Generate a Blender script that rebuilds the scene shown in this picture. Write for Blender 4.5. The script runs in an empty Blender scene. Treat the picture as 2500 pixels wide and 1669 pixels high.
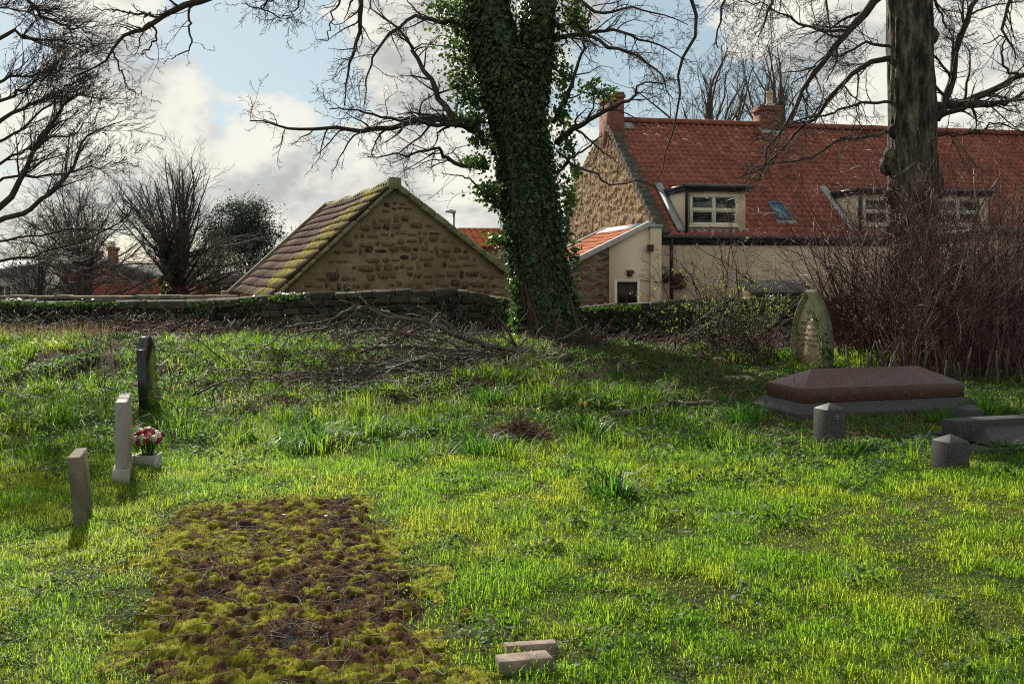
import bpy, math, random
import numpy as np
from mathutils import Vector

random.seed(11)
R = np.random.default_rng(11)
sc = bpy.context.scene
COL = sc.collection
PI = math.pi

# ---------------------------------------------------------------- camera maths
F, HZ, CX, EYE = 2430.0, 665.0, 1250.0, 1.6


def P(px, py, Y):
    return np.array([(px - CX) / F * Y, Y, EYE + (HZ - py) / F * Y])


def smooth01(a, b, x):
    t = np.clip((x - a) / (b - a), 0, 1)
    return t * t * (3 - 2 * t)


def _hash(i, j, s):
    i = i.astype(np.int64); j = j.astype(np.int64)
    n = (i * 374761393 + j * 668265263 + s * 1442695041) & 0x7fffffff
    n = ((n ^ (n >> 13)) * 1274126177) & 0x7fffffff
    n = n ^ (n >> 16)
    return (n & 0xffff) / 65535.0


def vnoise(x, y, s=0):
    x = np.asarray(x, float); y = np.asarray(y, float)
    i = np.floor(x); j = np.floor(y)
    u = x - i; v = y - j
    u = u * u * (3 - 2 * u); v = v * v * (3 - 2 * v)
    a = _hash(i, j, s); b = _hash(i + 1, j, s); c = _hash(i, j + 1, s); d = _hash(i + 1, j + 1, s)
    return (a * (1 - u) + b * u) * (1 - v) + (c * (1 - u) + d * u) * v


def fbm(x, y, s=0, o=4):
    r = 0; a = .5; f = 1.0
    for k in range(o):
        r = r + a * vnoise(np.asarray(x) * f, np.asarray(y) * f, s + 17 * k); a *= .5; f *= 2.03
    return r


WALL_Y = 21.8


def hgt(x, y):
    x = np.asarray(x, float); y = np.asarray(y, float)
    h = .31 * smooth01(8.5, 18.5, y) * (1 - .62 * smooth01(2.2, 4.4, x) * smooth01(21.5, 17.5, y)) - .22 * smooth01(18.2, 20.5, y)
    h = h + (fbm(x * .35, y * .35, 3) - .47) * .34 * smooth01(6, 12, y) * (1 - .7 * smooth01(2, 4, x))
    h = h + (fbm(x * .95, y * 1.15, 5) - .47) * (.05 + .36 * smooth01(8, 11, y) * smooth01(19, 16.5, y)) * (1 - .92 * smooth01(1.6, 2.8, x))
    h = h + .06 * np.exp(-((x + 5.5) ** 2 / 6 + (y - 15.5) ** 2 / 2.2))
    h = h + .16 * np.exp(-((x - .1) ** 2 / .12 + (y - 9.9) ** 2 / .10))
    h = h - .26 * np.exp(-((x + 6.1) ** 2 / 2.6 + (y - 13.4) ** 2 / .6))
    b = smooth01(WALL_Y + .1, WALL_Y + .9, y)
    return h * (1 - b) + b * (-.8 + .02 * (fbm(x * .2, y * .2, 9) - .5))


_HX = np.arange(-20, 20.01, .14); _HY = np.arange(-2, 26.01, .14)
_HT = hgt(*np.meshgrid(_HX, _HY)).tolist()


def hg(x, y):
    a = (x + 20) / .14; b = (y + 2) / .14; i = int(a); j = int(b)
    if i < 0 or j < 0 or i >= len(_HX) - 1 or j >= len(_HY) - 1:
        return float(hgt(x, y))
    u = a - i; v = b - j; r0 = _HT[j]; r1 = _HT[j + 1]
    return (r0[i] * (1 - u) + r0[i + 1] * u) * (1 - v) + (r1[i] * (1 - u) + r1[i + 1] * u) * v


def G(px, py):
    """where the ray through a photograph pixel meets the ground"""
    Y = np.arange(2.5, 40, .01); x = (px - CX) / F * Y; z = EYE + (HZ - py) / F * Y
    k = int(np.argmax(z <= hgt(x, Y)))
    return np.array([x[k], Y[k], hg(x[k], Y[k])])


# ---------------------------------------------------------------- mesh helpers
class MB:
    def __init__(s):
        s.v = []; s.f = {}; s.n = 0; s.attr = []

    def add(s, V, *faces, attr=None):
        V = np.asarray(V, float).reshape(-1, 3)
        for Fc in faces:
            Fc = np.asarray(Fc, np.int64)
            if Fc.size:
                s.f.setdefault(Fc.shape[1], []).append(Fc + s.n)
        s.v.append(V); s.n += len(V)
        if attr is not None:
            s.attr.append(np.broadcast_to(np.asarray(attr, float), (len(V),)))
        return s

    def poly(s, pts):
        s.add(pts, [list(range(len(pts)))]); return s

    def box(s, o, a, b, c):
        """corner o, edge vectors a, b, c"""
        o, a, b, c = (np.asarray(q, float) for q in (o, a, b, c))
        if np.dot(np.cross(a, b), c) < 0:
            a, b = b, a
        V = [o, o + a, o + a + b, o + b, o + c, o + a + c, o + a + b + c, o + b + c]
        s.add(V, [[0, 3, 2, 1], [4, 5, 6, 7], [0, 1, 5, 4], [1, 2, 6, 5], [2, 3, 7, 6], [3, 0, 4, 7]])
        return s

    def prism(s, prof, vec):
        prof = np.asarray(prof, float); vec = np.asarray(vec, float); n = len(prof)
        nrm = sum(np.cross(prof[i] - prof[0], prof[(i + 1) % n] - prof[0]) for i in range(1, n - 1))
        if np.dot(nrm, vec) > 0:
            prof = prof[::-1]
        s.add(np.vstack([prof, prof + vec]), [list(range(n))], [list(range(2 * n - 1, n - 1, -1))],
              [[(i + 1) % n, i, n + i, n + (i + 1) % n] for i in range(n)])
        return s

    def build(s, name, mat, parent=None, loc=(0, 0, 0), smooth=False, uv=False, bevel=0, aname='tone'):
        V = np.vstack(s.v) if s.v else np.zeros((0, 3))
        off = np.array(parent.matrix_basis.translation if parent is not None else loc, float)
        p = parent
        while p is not None and p.parent is not None:
            p = p.parent
            off = off + np.array(p.location)
        me = bpy.data.meshes.new(name)
        me.vertices.add(len(V)); me.vertices.foreach_set('co', (V - off).astype(np.float32).ravel())
        loops = []; starts = []; ns = 0
        for k, L in s.f.items():
            A = np.vstack(L); loops.append(A.ravel()); starts.append(ns + np.arange(len(A)) * k); ns += A.size
        loops = np.concatenate(loops); starts = np.concatenate(starts)
        me.loops.add(len(loops)); me.loops.foreach_set('vertex_index', loops.astype(np.int32))
        me.polygons.add(len(starts)); me.polygons.foreach_set('loop_start', starts.astype(np.int32))
        me.update(calc_edges=True)
        if smooth:
            me.polygons.foreach_set('use_smooth', np.ones(len(starts), bool))
        if s.attr:
            A = np.concatenate(s.attr)
            if len(A) == len(V):
                at = me.attributes.new(aname, 'FLOAT', 'POINT'); at.data.foreach_set('value', A.astype(np.float32))
        if uv:
            ul = me.uv_layers.new(name='wall_uv')
            npoly = len(starts)
            N = np.zeros(npoly * 3, np.float32); me.polygons.foreach_get('normal', N); N = N.reshape(-1, 3)
            tot = np.zeros(npoly, np.int32); me.polygons.foreach_get('loop_total', tot)
            st = np.zeros(npoly, np.int32); me.polygons.foreach_get('loop_start', st)
            order = np.argsort(st); ln = np.repeat(N[order], tot[order], axis=0)
            flat = np.abs(ln[:, 2]) > .985
            tx = np.where(flat, 1, -ln[:, 1]); ty = np.where(flat, 0, ln[:, 0])
            q = np.hypot(tx, ty) + 1e-9; tx /= q; ty /= q
            T = np.stack([tx, ty, 0 * tx], 1); B = np.cross(ln, T); B[flat] = (0, 1, 0)
            pv = V[loops]
            ul.data.foreach_set('uv', np.stack([(pv * T).sum(1), (pv * B).sum(1)], 1).astype(np.float32).ravel())
        me.materials.append(mat)
        o = bpy.data.objects.new(name, me); COL.objects.link(o)
        if parent is not None:
            o.parent = parent
        else:
            o.location = loc
        if bevel:
            b = o.modifiers.new('bevel', 'BEVEL'); b.width = bevel; b.segments = 2; b.limit_method = 'ANGLE'
        return o


def tag(o, label, cat=None, group=None, kind=None):
    if label: o['label'] = label
    if cat: o['category'] = cat
    if group: o['group'] = group
    if kind: o['kind'] = kind
    return o


def thing(name, loc, label, cat, group=None):
    o = bpy.data.objects.new(name, None); COL.objects.link(o)
    o.location = [float(q) for q in loc]; o.empty_display_size = .3
    return tag(o, label, cat, group)


class Tubes:
    """collects polylines, meshes them all at once"""
    def __init__(s): s.d = {}

    def add(s, pts, rad, k=4):
        s.d.setdefault((len(pts), k), []).append((pts, rad))

    def into(s, mb):
        for (n, k), L in s.d.items():
            Pt = np.array([q[0] for q in L], float); Rd = np.array([q[1] for q in L], float)
            T = np.empty_like(Pt); T[:, 1:-1] = Pt[:, 2:] - Pt[:, :-2]; T[:, 0] = Pt[:, 1] - Pt[:, 0]; T[:, -1] = Pt[:, -1] - Pt[:, -2]
            T /= np.linalg.norm(T, axis=2, keepdims=True) + 1e-9
            m = np.abs(T.mean(1))
            ref = np.zeros((len(L), 3)); ref[np.arange(len(L)), np.argmin(m, axis=1)] = 1
            A = np.cross(T, ref[:, None, :]); A /= np.linalg.norm(A, axis=2, keepdims=True) + 1e-9
            B = np.cross(T, A)
            ang = np.arange(k) * 2 * PI / k
            V = Pt[:, :, None, :] + Rd[:, :, None, None] * (np.cos(ang)[None, None, :, None] * A[:, :, None, :] + np.sin(ang)[None, None, :, None] * B[:, :, None, :])
            b = len(L)
            base = (np.arange(b) * n * k)[:, None, None]
            i = np.arange(n - 1)[None, :, None] * k
            j = np.arange(k)[None, None, :]; j2 = (j + 1) % k
            q = np.stack([base + i + j, base + i + j2, base + i + k + j2, base + i + k + j], -1).reshape(-1, 4)
            caps = (np.arange(b) * n * k)[:, None] + (n - 1) * k + np.arange(k)[None]
            mb.add(V.reshape(-1, 3), q, caps)
        return mb

    def build(s, name, mat, parent=None, loc=(0, 0, 0), smooth=True):
        return s.into(MB()).build(name, mat, parent, loc, smooth)


def resample(pts, n):
    """catmull-rom through pts, n points"""
    p = np.asarray(pts, float)
    p = np.vstack([2 * p[0] - p[1], p, 2 * p[-1] - p[-2]])
    m = len(p) - 3
    out = []
    for t in np.linspace(0, m - 1e-6, n):
        i = int(t); u = t - i
        a, b, c, d = p[i:i + 4]
        out.append(.5 * ((2 * b) + (-a + c) * u + (2 * a - 5 * b + 4 * c - d) * u * u + (-a + 3 * b - 3 * c + d) * u ** 3))
    return np.array(out)


def nrm(v):
    l = math.sqrt(v[0] * v[0] + v[1] * v[1] + v[2] * v[2]) + 1e-9
    return (v[0] / l, v[1] / l, v[2] / l)


rr = random.random
gg = random.gauss


def grow(T, p, d, L, r, lvl, q):
    """q: wig wiggle, up pull in z, n children per level, ang, lr length ratio, rmin"""
    n = 3 if L < .25 else (4 if L < .7 else (6 if L < 1.6 else 9))
    pts = [tuple(p)]; ds = [d]; st = L / n; x, y, z = p
    w = q['wig']; up = q['up']
    for i in range(n):
        d = nrm((d[0] + gg(0, w), d[1] + gg(0, w), d[2] + gg(0, w) * .8 + up))
        x += d[0] * st; y += d[1] * st; z += d[2] * st
        pts.append((x, y, z)); ds.append(d)
    rads = [max(q['rmin'], r * (1 - .72 * i / n)) for i in range(n + 1)]
    T.add(pts, rads, 3 if r < .012 else (5 if r < .05 else 8))
    spawn(T, pts, ds, rads, L, lvl, q)


def spawn(T, pts, ds, rads, L, lvl, q, t0=.15):
    if lvl >= len(q['n']):
        return
    n = len(pts) - 1
    m = q['n'][lvl]
    m = max(1, int(m * (.7 + .6 * rr())))
    for c in range(m):
        t = (t0 + (1 - t0) * (c + rr()) / m) * n
        i = min(int(t), n - 1); u = t - i
        a, b = pts[i], pts[i + 1]
        pos = tuple(a[k] + (b[k] - a[k]) * u for k in range(3))
        tn = ds[i]
        v = nrm((gg(0, 1), gg(0, 1), gg(0, .7) + q.get('side_up', 0)))
        dt = v[0] * tn[0] + v[1] * tn[1] + v[2] * tn[2]
        v = nrm((v[0] - dt * tn[0], v[1] - dt * tn[1], v[2] - dt * tn[2]))
        an = q['ang'] * (.6 + .7 * rr())
        ca, sa = math.cos(an), math.sin(an)
        cd = (tn[0] * ca + v[0] * sa, tn[1] * ca + v[1] * sa, tn[2] * ca + v[2] * sa)
        rl = q['lr'] * (.55 + .8 * rr()) * (1.1 - .35 * t / n)
        grow(T, pos, cd, L * rl, max(q['rmin'], rads[i] * q.get('rr', .55)), lvl + 1, q)


def limb(T, pts, r0, r1, q, n=14, k=8, t0=.12, jit=.02):
    """hand-placed limb with twigs grown from it"""
    p = resample(pts, n); p[1:] += R.normal(0, jit, (n - 1, 3))
    rads = list(np.linspace(r0, r1, n))
    T.add([tuple(a) for a in p], rads, k)
    ds = [nrm(tuple(p[min(i + 1, n - 1)] - p[max(i - 1, 0)])) for i in range(n)]
    L = float(np.linalg.norm(np.diff(p, axis=0), axis=1).sum())
    if q:
        spawn(T, [tuple(a) for a in p], ds, rads, q.get('L', L), 0, q, t0)
    return p


def px_limb(pts, Y):
    return [P(a[0], a[1], Y + (a[2] if len(a) > 2 else 0)) for a in pts]


def trunk_mesh(mb, pts, rads, k=28, n=60, rough=.05, seed=1, ridge=14):
    p = resample(pts, n); rd = np.interp(np.linspace(0, 1, n), np.linspace(0, 1, len(rads)), rads)
    ang = np.arange(k) * 2 * PI / k + PI / 2
    A, I = np.meshgrid(ang, np.arange(n))
    arc = np.concatenate([[0], np.cumsum(np.linalg.norm(np.diff(p, axis=0), axis=1))])
    fis = np.abs(2 * fbm(A * ridge / 2 + .8 * fbm(arc[I] * 1.5, A, seed + 5), arc[I] * 1.3, seed + 3, 3) - .9)
    rn = 1 + rough * (fbm(np.cos(A) * 1.6 + 7, arc[I] * 1.1 + np.sin(A) * 1.6, seed) - .5) * 3 + rough * 1.5 * np.clip(fis, 0, .35)
    V = p[I] + (rd[I] * rn)[..., None] * np.stack([np.cos(A), np.sin(A), 0 * A], -1)
    i = np.arange(n - 1)[:, None] * k; j = np.arange(k)[None]; j2 = (j + 1) % k
    q = np.stack([i + j, i + j2, i + k + j2, i + k + j], -1).reshape(-1, 4)
    mb.add(V.reshape(-1, 3), q, [list(range((n - 1) * k, n * k))])
    return p, rd


def leaves(mb, C, N, size, asp=.8, up=(0, 0, 1), twist=.6, fold=.15):
    """kite-shaped leaves at C facing N"""
    C = np.asarray(C, float); N = np.asarray(N, float); n = len(C)
    N = N / (np.linalg.norm(N, axis=1, keepdims=True) + 1e-9)
    U = np.broadcast_to(np.asarray(up, float), (n, 3)) + R.normal(0, twist, (n, 3))
    U = U - (U * N).sum(1, keepdims=True) * N; U /= np.linalg.norm(U, axis=1, keepdims=True) + 1e-9
    S = np.cross(N, U); sz = np.broadcast_to(np.asarray(size, float), (n,))[:, None]
    base = C + U * sz * .45; tip = C - U * sz * .62
    l = C + U * sz * .12 + S * sz * asp * .5 - N * sz * fold; r = C + U * sz * .12 - S * sz * asp * .5 - N * sz * fold
    V = np.stack([base, l, tip, r], 1).reshape(-1, 3)
    i = np.arange(n)[:, None] * 4
    mb.add(V, np.hstack([i, i + 1, i + 2]), np.hstack([i, i + 2, i + 3]))


def blades(mb, B, az, lean, L, W, bend=.5):
    """curved grass blades from B"""
    n = len(B); L = np.broadcast_to(L, (n,)); W = np.broadcast_to(W, (n,)); lean = np.broadcast_to(lean, (n,))
    D = np.stack([np.cos(az), np.sin(az), 0 * az], 1)
    fa = az + PI / 2 + R.normal(0, .5, n)
    S = np.stack([np.cos(fa), np.sin(fa), 0 * fa], 1) * (W / 2)[:, None]
    a1 = lean; a2 = lean + bend * (.5 + R.random(n))
    m = B + D * (np.sin(a1) * L * .55)[:, None]; m[:, 2] += np.cos(a1) * L * .55
    t = m + D * (np.sin(a2) * L * .45)[:, None]; t[:, 2] += np.cos(a2) * L * .45
    V = np.stack([B - S, B + S, m - S * .8, m + S * .8, t], 1).reshape(-1, 3)
    i = np.arange(n)[:, None] * 5
    mb.add(V, np.hstack([i, i + 1, i + 3, i + 2]), np.hstack([i + 2, i + 3, i + 4]))


# ---------------------------------------------------------------- materials
class Mat:
    def __init__(s, name):
        s.m = bpy.data.materials.new(name); s.m.use_nodes = True
        s.t = s.m.node_tree; s.t.nodes.clear(); s.out = s.t.nodes.new('ShaderNodeOutputMaterial')

    def n(s, typ, ins=None, **props):
        nd = s.t.nodes.new('ShaderNode' + typ)
        for k, v in props.items(): setattr(nd, k, v)
        for k, v in (ins or {}).items():
            if isinstance(v, bpy.types.NodeSocket): s.t.links.new(v, nd.inputs[k])
            else:
                if isinstance(v, (tuple, list)) and len(v) == 3 and nd.inputs[k].type == 'RGBA': v = (*v, 1)
                nd.inputs[k].default_value = v
        return nd

    def ramp(s, fac, stops, interp='LINEAR'):
        nd = s.n('ValToRGB', {'Fac': fac}); cr = nd.color_ramp; cr.interpolation = interp
        while len(cr.elements) < len(stops): cr.elements.new(.5)
        for e, (p, c) in zip(cr.elements, stops):
            e.position = p; e.color = (*c, 1) if len(c) == 3 else c
        return nd.outputs[0]

    def mix(s, fac, a, b, mode='MIX'):
        nd = s.n('Mix', None, data_type='RGBA', blend_type=mode)
        for k, v in ((0, fac), (6, a), (7, b)):
            if isinstance(v, bpy.types.NodeSocket): s.t.links.new(v, nd.inputs[k])
            else: nd.inputs[k].default_value = (*v, 1) if isinstance(v, (tuple, list)) and len(v) == 3 else v
        return nd.outputs[2]

    def math(s, op, a, b=0.0, clamp=False):
        nd = s.n('Math', {0: a, 1: b}, operation=op, use_clamp=clamp); return nd.outputs[0]

    def coord(s, kind='Object', scale=(1, 1, 1), rot=(0, 0, 0)):
        if kind == 'World':
            v = s.n('NewGeometry').outputs['Position']
        else:
            v = s.n('TexCoord').outputs[kind]
        return s.n('Mapping', {'Vector': v, 'Scale': scale, 'Rotation': rot}).outputs[0]

    def noise(s, v, scale, detail=6, rough=.6, dist=0):
        return s.n('TexNoise', {'Vector': v, 'Scale': scale, 'Detail': detail, 'Roughness': rough, 'Distortion': dist}).outputs['Fac']

    def bump(s, h, strength=.5, dist=.02, normal=None):
        ins = {'Height': h, 'Strength': strength, 'Distance': dist}
        if normal is not None: ins['Normal'] = normal
        return s.n('Bump', ins).outputs[0]

    def bsdf(s, color, rough=.8, spec=.3, normal=None, metal=0.0, **kw):
        ins = {'Base Color': color, 'Roughness': rough, 'Specular IOR Level': spec, 'Metallic': metal}
        ins.update(kw)
        if normal is not None: ins['Normal'] = normal
        return s.n('BsdfPrincipled', ins).outputs[0]

    def done(s, sh):
        s.t.links.new(sh, s.out.inputs[0]); return s.m


def surf(name, stops, scale=4, detail=8, coord='World', stretch=(1, 1, 1), rough=.85, spec=.25, bump=.4, bscale=20, bdist=.02, spots=None, metal=0.0):
    m = Mat(name); v = m.coord(coord, stretch)
    col = m.ramp(m.noise(v, scale, detail, .62, .3), stops)
    if spots:   # (scale, lo, hi, colour)
        f = m.ramp(m.noise(v, spots[0], 5, .65), [(spots[1], (0, 0, 0)), (spots[2], (1, 1, 1))])
        col = m.mix(f, col, spots[3])
    nb = m.bump(m.noise(v, bscale, 6, .65), bump, bdist) if bump else None
    return m.done(m.bsdf(col, rough, spec, nb, metal))


def leafmat(name, stops, tcol, tf=.45, rough=.45, spec=.4, patch=None):
    m = Mat(name)
    ri = m.n('NewGeometry').outputs['Random Per Island']
    col = m.ramp(ri, stops)
    tc = m.mix(ri, tcol[0], tcol[1])
    if patch:   # (scale, lo, hi, colour leaf, colour translucent)
        f = m.ramp(m.noise(m.coord('World'), patch[0], 3, .6), [(patch[1], (0, 0, 0)), (patch[2], (1, 1, 1))])
        col = m.mix(f, col, patch[3]); tc = m.mix(f, tc, patch[4])
    a = m.bsdf(col, rough, spec)
    b = m.n('BsdfTranslucent', {'Color': tc}).outputs[0]
    return m.done(m.n('MixShader', {0: tf, 1: a, 2: b}).outputs[0])


M = {}
M['twig'] = surf('twig_bark', [(.3, (.028, .022, .018)), (.7, (.075, .06, .048))], 6, 4, bump=0, rough=.75)
M['twig_far'] = surf('far_twig_bark', [(.3, (.05, .042, .036)), (.7, (.10, .085, .07))], 1, 3, bump=0)
M['twig_red'] = surf('red_stem_bark', [(.3, (.028, .013, .011)), (.5, (.085, .036, .027)), (.68, (.22, .14, .105))], 2.2, 3, bump=0, rough=.5, spec=.4)
M['bramble'] = surf('dead_bramble', [(.3, (.025, .014, .011)), (.55, (.07, .04, .03)), (.75, (.14, .09, .062))], 3, 3, bump=0, rough=.6)
M['drybranch'] = surf('dry_branch_bark', [(.3, (.045, .036, .027)), (.55, (.105, .084, .06)), (.75, (.18, .15, .11))], 5, 5, bump=.5, bscale=40, bdist=.008, rough=.7)
M['bark_ivy'] = surf('ridged_brown_bark', [(.3, (.045, .028, .02)), (.5, (.10, .062, .042)), (.7, (.16, .105, .07))], 3, 8, stretch=(1, 1, .22), bump=1, bscale=12, bdist=.05)
M['bark_grey'] = surf('ridged_grey_bark', [(.34, (.014, .012, .009)), (.48, (.075, .062, .046)), (.63, (.24, .20, .145))], 9, 8, stretch=(1, 1, .26), bump=1, bscale=26, bdist=.09, spots=(3, .6, .7, (.10, .11, .05)))
M['ivy'] = leafmat('ivy_leaf', [(0, (.010, .022, .008)), (.5, (.026, .055, .018)), (.85, (.05, .09, .026)), (1, (.10, .15, .04))], ((.05, .12, .015), (.18, .32, .03)), .3, .42, .38)
M['ground_ivy'] = leafmat('ground_cover_leaf', [(0, (.018, .045, .012)), (.6, (.035, .08, .02)), (1, (.07, .12, .035))], ((.08, .20, .02), (.2, .38, .04)), .42, .55, .18)
M['bud'] = leafmat('spring_leaf', [(0, (.10, .14, .02)), (1, (.20, .24, .03))], ((.3, .4, .04), (.45, .5, .06)), .5, .5)
M['grass'] = leafmat('grass_blade', [(0, (.025, .07, .010)), (.55, (.055, .125, .013)), (.9, (.095, .165, .018)), (1, (.20, .20, .07))], ((.20, .49, .016), (.50, .72, .035)), .6, .55, .15, patch=(1.1, .45, .66, (.125, .16, .02), (.62, .69, .045)))
M['rank'] = leafmat('rank_grass_blade', [(0, (.018, .05, .010)), (.6, (.04, .09, .014)), (.9, (.075, .12, .02)), (1, (.22, .18, .08))], ((.09, .26, .012), (.30, .48, .025)), .55, .5, .25, patch=(.9, .52, .68, (.075, .115, .018), (.38, .50, .03)))
M['daff'] = leafmat('daffodil_leaf', [(0, (.02, .06, .014)), (1, (.05, .12, .022))], ((.06, .19, .016), (.17, .38, .026)), .5, .45, .3)
M['dryleaf'] = leafmat('dead_leaf', [(0, (.07, .035, .02)), (.6, (.15, .08, .04)), (1, (.30, .20, .11))], ((.25, .11, .04), (.35, .2, .08)), .25, .6)
M['dryblade'] = leafmat('dry_grass', [(0, (.12, .09, .045)), (1, (.26, .20, .11))], ((.25, .18, .08), (.35, .27, .12)), .4, .6)
M['conifer'] = leafmat('evergreen_needle', [(0, (.012, .022, .016)), (1, (.035, .055, .035))], ((.03, .06, .03), (.06, .1, .05)), .2, .6)
M['scrub'] = leafmat('grey_scrub_leaf', [(0, (.05, .055, .035)), (1, (.12, .12, .07))], ((.1, .12, .05), (.2, .2, .1)), .3, .6)


def ground_mat():
    m = Mat('turf_ground'); v = m.coord('World')
    g = m.ramp(m.noise(v, 1.6, 8, .65), [(.3, (.028, .042, .010)), (.5, (.07, .09, .014)), (.66, (.15, .155, .022))])
    soil = m.ramp(m.noise(v, 6, 8, .7), [(.3, (.02, .015, .01)), (.6, (.065, .045, .028)), (.8, (.11, .08, .045))])
    y = m.n('SeparateXYZ', {0: v}).outputs[1]
    far = m.n('MapRange', {0: y, 1: 8.5, 2: 13.0}).outputs[0]
    f = m.math('ADD', m.math('MULTIPLY', far, .62), m.math('SUBTRACT', m.noise(v, .9, 6, .65), .5))
    f = m.ramp(f, [(.22, (0, 0, 0)), (.42, (1, 1, 1))])
    col = m.mix(f, g, soil)
    nb = m.bump(m.noise(v, 45, 9, .8), 1, .05)
    return m.done(m.bsdf(col, .95, .1, nb))


M['ground'] = ground_mat()


def moss_mat():
    m = Mat('moss_cushion'); v = m.coord('World')
    a = m.n('Attribute', None, attribute_name='tone').outputs['Fac']
    f = m.math('ADD', a, m.math('MULTIPLY', m.math('SUBTRACT', m.noise(v, 45, 4, .7), .5), .5))
    col = m.ramp(f, [(.10, (.035, .028, .025)), (.24, (.055, .026, .017)), (.40, (.105, .048, .024)), (.50, (.14, .12, .018)), (.68, (.28, .275, .02)), (1, (.44, .43, .05))])
    nb = m.bump(m.noise(v, 220, 4, .8), 1, .012)
    return m.done(m.bsdf(col, .95, .1, nb))


M['moss'] = moss_mat()


def rubble_mat(name, stones, mortar, sc_=(2.0, 3.6, 1), thr=(.05, .11), dark=.0, moss=None, coordk='UV', bd=.03):
    m = Mat(name); v0 = m.coord(coordk)
    wob = m.n('TexNoise', {'Vector': v0, 'Scale': 2.5, 'Detail': 4}).outputs['Color']
    vv = m.n('VectorMath', {0: v0, 1: m.n('VectorMath', {0: wob, 1: (.22, .16, .1)}, operation='MULTIPLY').outputs[0]}, operation='ADD').outputs[0]
    vv = m.n('Mapping', {'Vector': vv, 'Scale': sc_}).outputs[0]
    c = m.n('TexVoronoi', {'Vector': vv, 'Scale': 1.0, 'Randomness': .95}, feature='F1').outputs['Color']
    e = m.n('TexVoronoi', {'Vector': vv, 'Scale': 1.0, 'Randomness': .95}, feature='DISTANCE_TO_EDGE').outputs['Distance']
    h = m.n('SeparateColor', {0: c})
    e2 = m.math('ADD', e, m.math('MULTIPLY', m.math('SUBTRACT', m.noise(v0, 11, 6, .75), .5), .34))
    e2 = m.math('SUBTRACT', e2, m.math('MULTIPLY', m.math('GREATER_THAN', h.outputs[1], .62), .3))
    mask = m.ramp(e2, [(thr[0], (0, 0, 0)), (thr[1], (1, 1, 1))])
    stone = m.ramp(h.outputs[0], stones, 'LINEAR')
    stone = m.mix(.5, stone, m.ramp(m.noise(v0, 9, 8, .7), [(.25, (.25, .25, .25)), (.75, (1, 1, 1))]), 'MULTIPLY')
    mo = m.mix(.6, mortar, m.ramp(m.noise(v0, 5, 8, .75), [(.3, (.35, .33, .3)), (.7, (1, 1, 1))]), 'MULTIPLY')
    col = m.mix(mask, mo, stone)
    if moss:
        f = m.ramp(m.noise(v0, moss[0], 8, .7), [(moss[1], (0, 0, 0)), (moss[2], (1, 1, 1))]); col = m.mix(f, col, moss[3])
    hb = m.math('ADD', m.math('MULTIPLY', mask, .5), m.math('MULTIPLY', m.noise(v0, 22, 8, .75), .7))
    return m.done(m.bsdf(col, .92, .15, m.bump(hb, 1, bd)))


M['rubble'] = rubble_mat('rubble_sandstone', [(0, (.06, .045, .03)), (.35, (.13, .095, .058)), (.7, (.22, .155, .09)), (1, (.10, .075, .055))], (.30, .225, .135), (2.9, 5.6, 1), (.06, .2), moss=(.8, .55, .75, (.15, .135, .065)))
M['gable'] = Mat('rough_stone_gable')


def gable_mat():
    m = M['gable']; v = m.coord('UV')
    col = m.ramp(m.noise(v, 3, 8, .7), [(.28, (.28, .17, .10)), (.5, (.46, .31, .18)), (.72, (.58, .43, .27))])
    col = m.mix(.55, col, m.ramp(m.noise(v, 9, 6, .7), [(.3, (.3, .27, .25)), (.6, (1, 1, 1))]), 'MULTIPLY')
    vo = m.n('TexVoronoi', {'Vector': m.n('Mapping', {'Vector': v, 'Scale': (1, 1.6, 1)}).outputs[0], 'Scale': 7.0}, feature='SMOOTH_F1').outputs['Distance']
    h = m.math('ADD', vo, m.noise(v, 11, 6, .7))
    return m.done(m.bsdf(col, .9, .1, m.bump(h, 1, .12)))


M['gable'] = gable_mat()
def barnstone():
    m = Mat('flush_pointed_rubble'); v = m.coord('World'); a = m.n('Attribute', None, attribute_name='tone').outputs['Fac']
    st = m.ramp(a, [(0, (.045, .038, .03)), (.14, (.075, .058, .042)), (.26, (.15, .11, .068)), (.6, (.22, .16, .095)), (.75, (.16, .10, .066)), (1, (.27, .20, .125))])
    mo = m.ramp(m.noise(v, 3, 9, .75), [(.3, (.16, .12, .072)), (.55, (.27, .205, .125)), (.75, (.35, .275, .17))])
    fz = m.math('GREATER_THAN', m.math('ADD', a, m.math('MULTIPLY', m.math('SUBTRACT', m.noise(v, 16, 6, .75), .62), 1.2)), -.02)
    soft = m.math('MULTIPLY', m.math('GREATER_THAN', a, -.5), m.ramp(m.noise(v, 9, 7, .75), [(.36, (.25, .25, .25)), (.52, (1, 1, 1))]))
    col = m.mix(soft, mo, m.mix(.5, st, m.ramp(m.noise(v, 14, 8, .75), [(.3, (.4, .38, .36)), (.7, (1.1, 1.1, 1.1))]), 'MULTIPLY'))
    col = m.mix(m.ramp(m.noise(v, .8, 7, .7), [(.5, (0, 0, 0)), (.75, (.7, .7, .7))]), col, (.12, .105, .055))
    return m.done(m.bsdf(col, .93, .12, m.bump(m.noise(v, 24, 8, .75), 1, .03)))


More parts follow.
